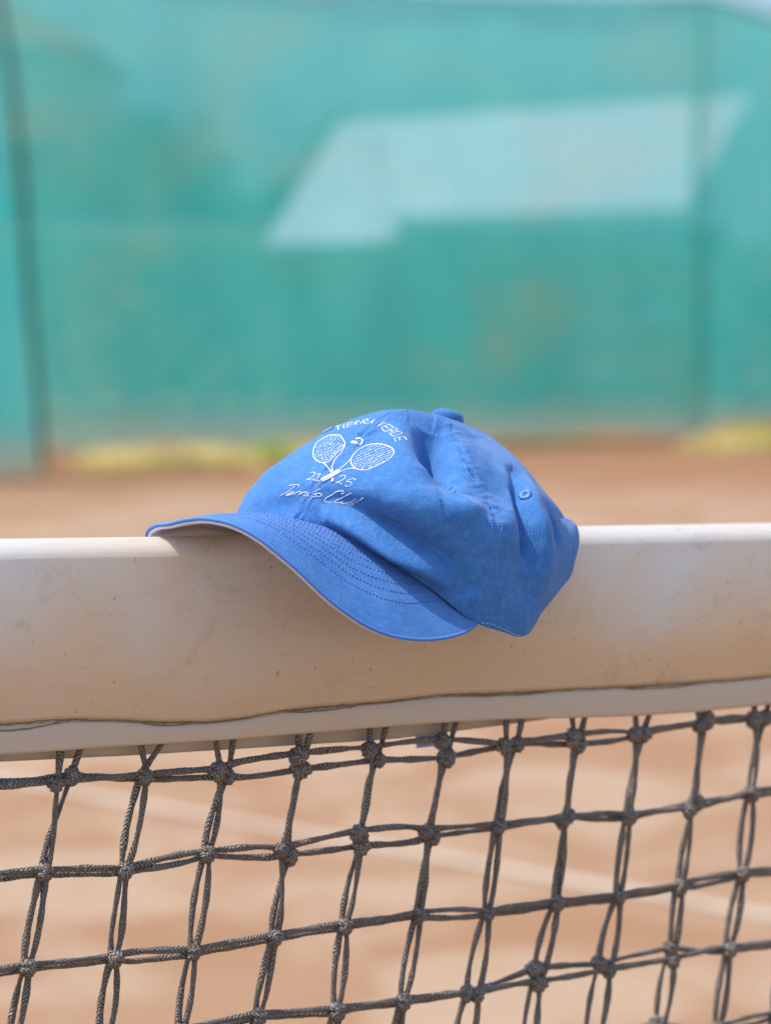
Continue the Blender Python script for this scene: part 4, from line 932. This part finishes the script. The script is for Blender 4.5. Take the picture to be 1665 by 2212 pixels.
# button, eyelets
bp, bn = CROWN([0], [.999]); bn = Vector((.42, .10, 1)).normalized()
Z = Vector(cap_dir(np.array([[-.30, .05, 1]]))[0]).normalized()
c0 = Vector(crel(cap_world(np.array([APEX[0] - .001, APEX[1], CP[0, -1, 2] - .0006]))))
U = Z.orthogonal().normalized(); V = Z.cross(U); vs = []; fs = []; nseg = 36
prof = [(.0092, -.0030), (.0099, .0004), (.0097, .0024), (.0087, .0040), (.0066, .0051), (.0040, .0057), (.0013, .0059)]
for r_, h_ in prof:
    for k in range(nseg):
        a = 2*math.pi*k/nseg; rr = r_*(1 + .03*math.sin(3*a + 1) + .012*math.sin(7*a)); vs.append(c0 + U*rr*math.cos(a) + V*rr*math.sin(a) + Z*h_)
for i in range(len(prof) - 1):
    for k in range(nseg): fs.append((i*nseg + k, i*nseg + (k+1) % nseg, (i+1)*nseg + (k+1) % nseg, (i+1)*nseg + k))
fs.append(tuple((len(prof)-1)*nseg + k for k in range(nseg)))
link_mesh('button', vs, fs, M_CAP, cap, True, [((v - c0).x*3.2, (v - c0).y*3.2) for v in vs])
def eyelet(ts, name):
    p, n = CROWN([ts[0]], [ts[1]]); p = Vector(crel(cap_world(p))[0]); n = Vector(cap_dir(n)[0]); u = n.orthogonal().normalized(); v = n.cross(u)
    mb = MB()
    for k in range(30):                          # buttonhole stitches fanned round the hole
        a = 2*math.pi*k/30 + random.uniform(-.05, .05); d = u*math.cos(a) + v*math.sin(a)
        mb.tube([tuple(p + d*.0013 - n*.0006), tuple(p + d*.0018 + n*.0007), tuple(p + d*.0027 + n*.0009), tuple(p + d*.0036*random.uniform(.95, 1.08) + n*.0001)], [.0003, .00042, .00042, .0003], 6)
    mb.tube([tuple(p + (u*math.cos(a) + v*math.sin(a))*.0025 + n*.0002) for a in np.linspace(0, 2*math.pi, 25)], .0009, 8, False)
    o = mb.build(name, M_STITCH, cap)
    h = MB(); h.tube([tuple(p - n*.0003), tuple(p + n*.00035)], .0014, 14); h.build('eyelet_hole', M_STITCHD, o)
eyelet(SEAMS['eye'][0], 'eyelet'); eyelet(SEAMS['eye2'][0], 'eyelet')

# white embroidery
def embroider(key, name, parent=None):
    mb = MB()
    for r, q in THREADS[key]:
        r *= .70 if key.endswith('str') else (1.15 if key == 'ball' else .78)
        q = np.array(q, float)
        f = smooth_path(q*TSC, max(4, len(q)*5))/TSC if key != 'upper' else np.concatenate([q[:-1] + (q[1:] - q[:-1])*t for t in (0, .25, .5, .75)] + [q[-1:]])
        if key == 'upper': n_ = len(q) - 1; f = np.concatenate([np.stack([f[k*n_ + j] for k in range(4)]) for j in range(n_)] + [q[-1:]])
        P, N = CROWN(f[:, 0], f[:, 1], r*.35); P = crel(cap_world(P))
        rr = r*(1 + .14*np.sin(np.arange(len(f))*2.1)); mb.tube(P, rr, 7, True, .8)
    return mb.build(name, M_WHITE, parent or crown)
embroider('upper', 'embroidered_lettering'); embroider('numerals', 'embroidered_numerals'); embroider('script', 'embroidered_script')
for a, b in (('lracket', 'lstr'), ('rracket', 'rstr')):
    embroider(a, 'embroidered_racket'); embroider(b, 'embroidered_strings')
embroider('ball', 'embroidered_ball')

# adjusting strap hanging down behind the band from the far rim
mb = MB(); a0, a1 = .0380, .0520; zz = [1.012, .985, .955, .930, .9118]
vs = []; fs = []
for k, z in enumerate(zz):
    for a_ in (a0, (a0*2 + a1)/3, (a0 + a1*2)/3, a1):
        lean = (z - .9135)*.02
        vs.append(crel(net_pt(a_ + lean, z, -.030 - .004*math.sin(k*1.1)))); 
n = len(vs)
vs += [v - NT_N*.0014 for v in vs]
for k in range(4):
    for j in range(3):
        q = k*4 + j; fs += [(q, q+1, q+5, q+4), (n+q, n+q+4, n+q+5, n+q+1)]
    fs += [(k*4, k*4+4, n+k*4+4, n+k*4), (k*4+3, n+k*4+3, n+k*4+7, k*4+7)]
fs += [(16, 17, n+17, n+16), (17, 18, n+18, n+17), (18, 19, n+19, n+18)]
link_mesh('strap_end', vs, fs, M_STRAP, cap, False, [(v[0]*3, v[2]*3) for v in vs])
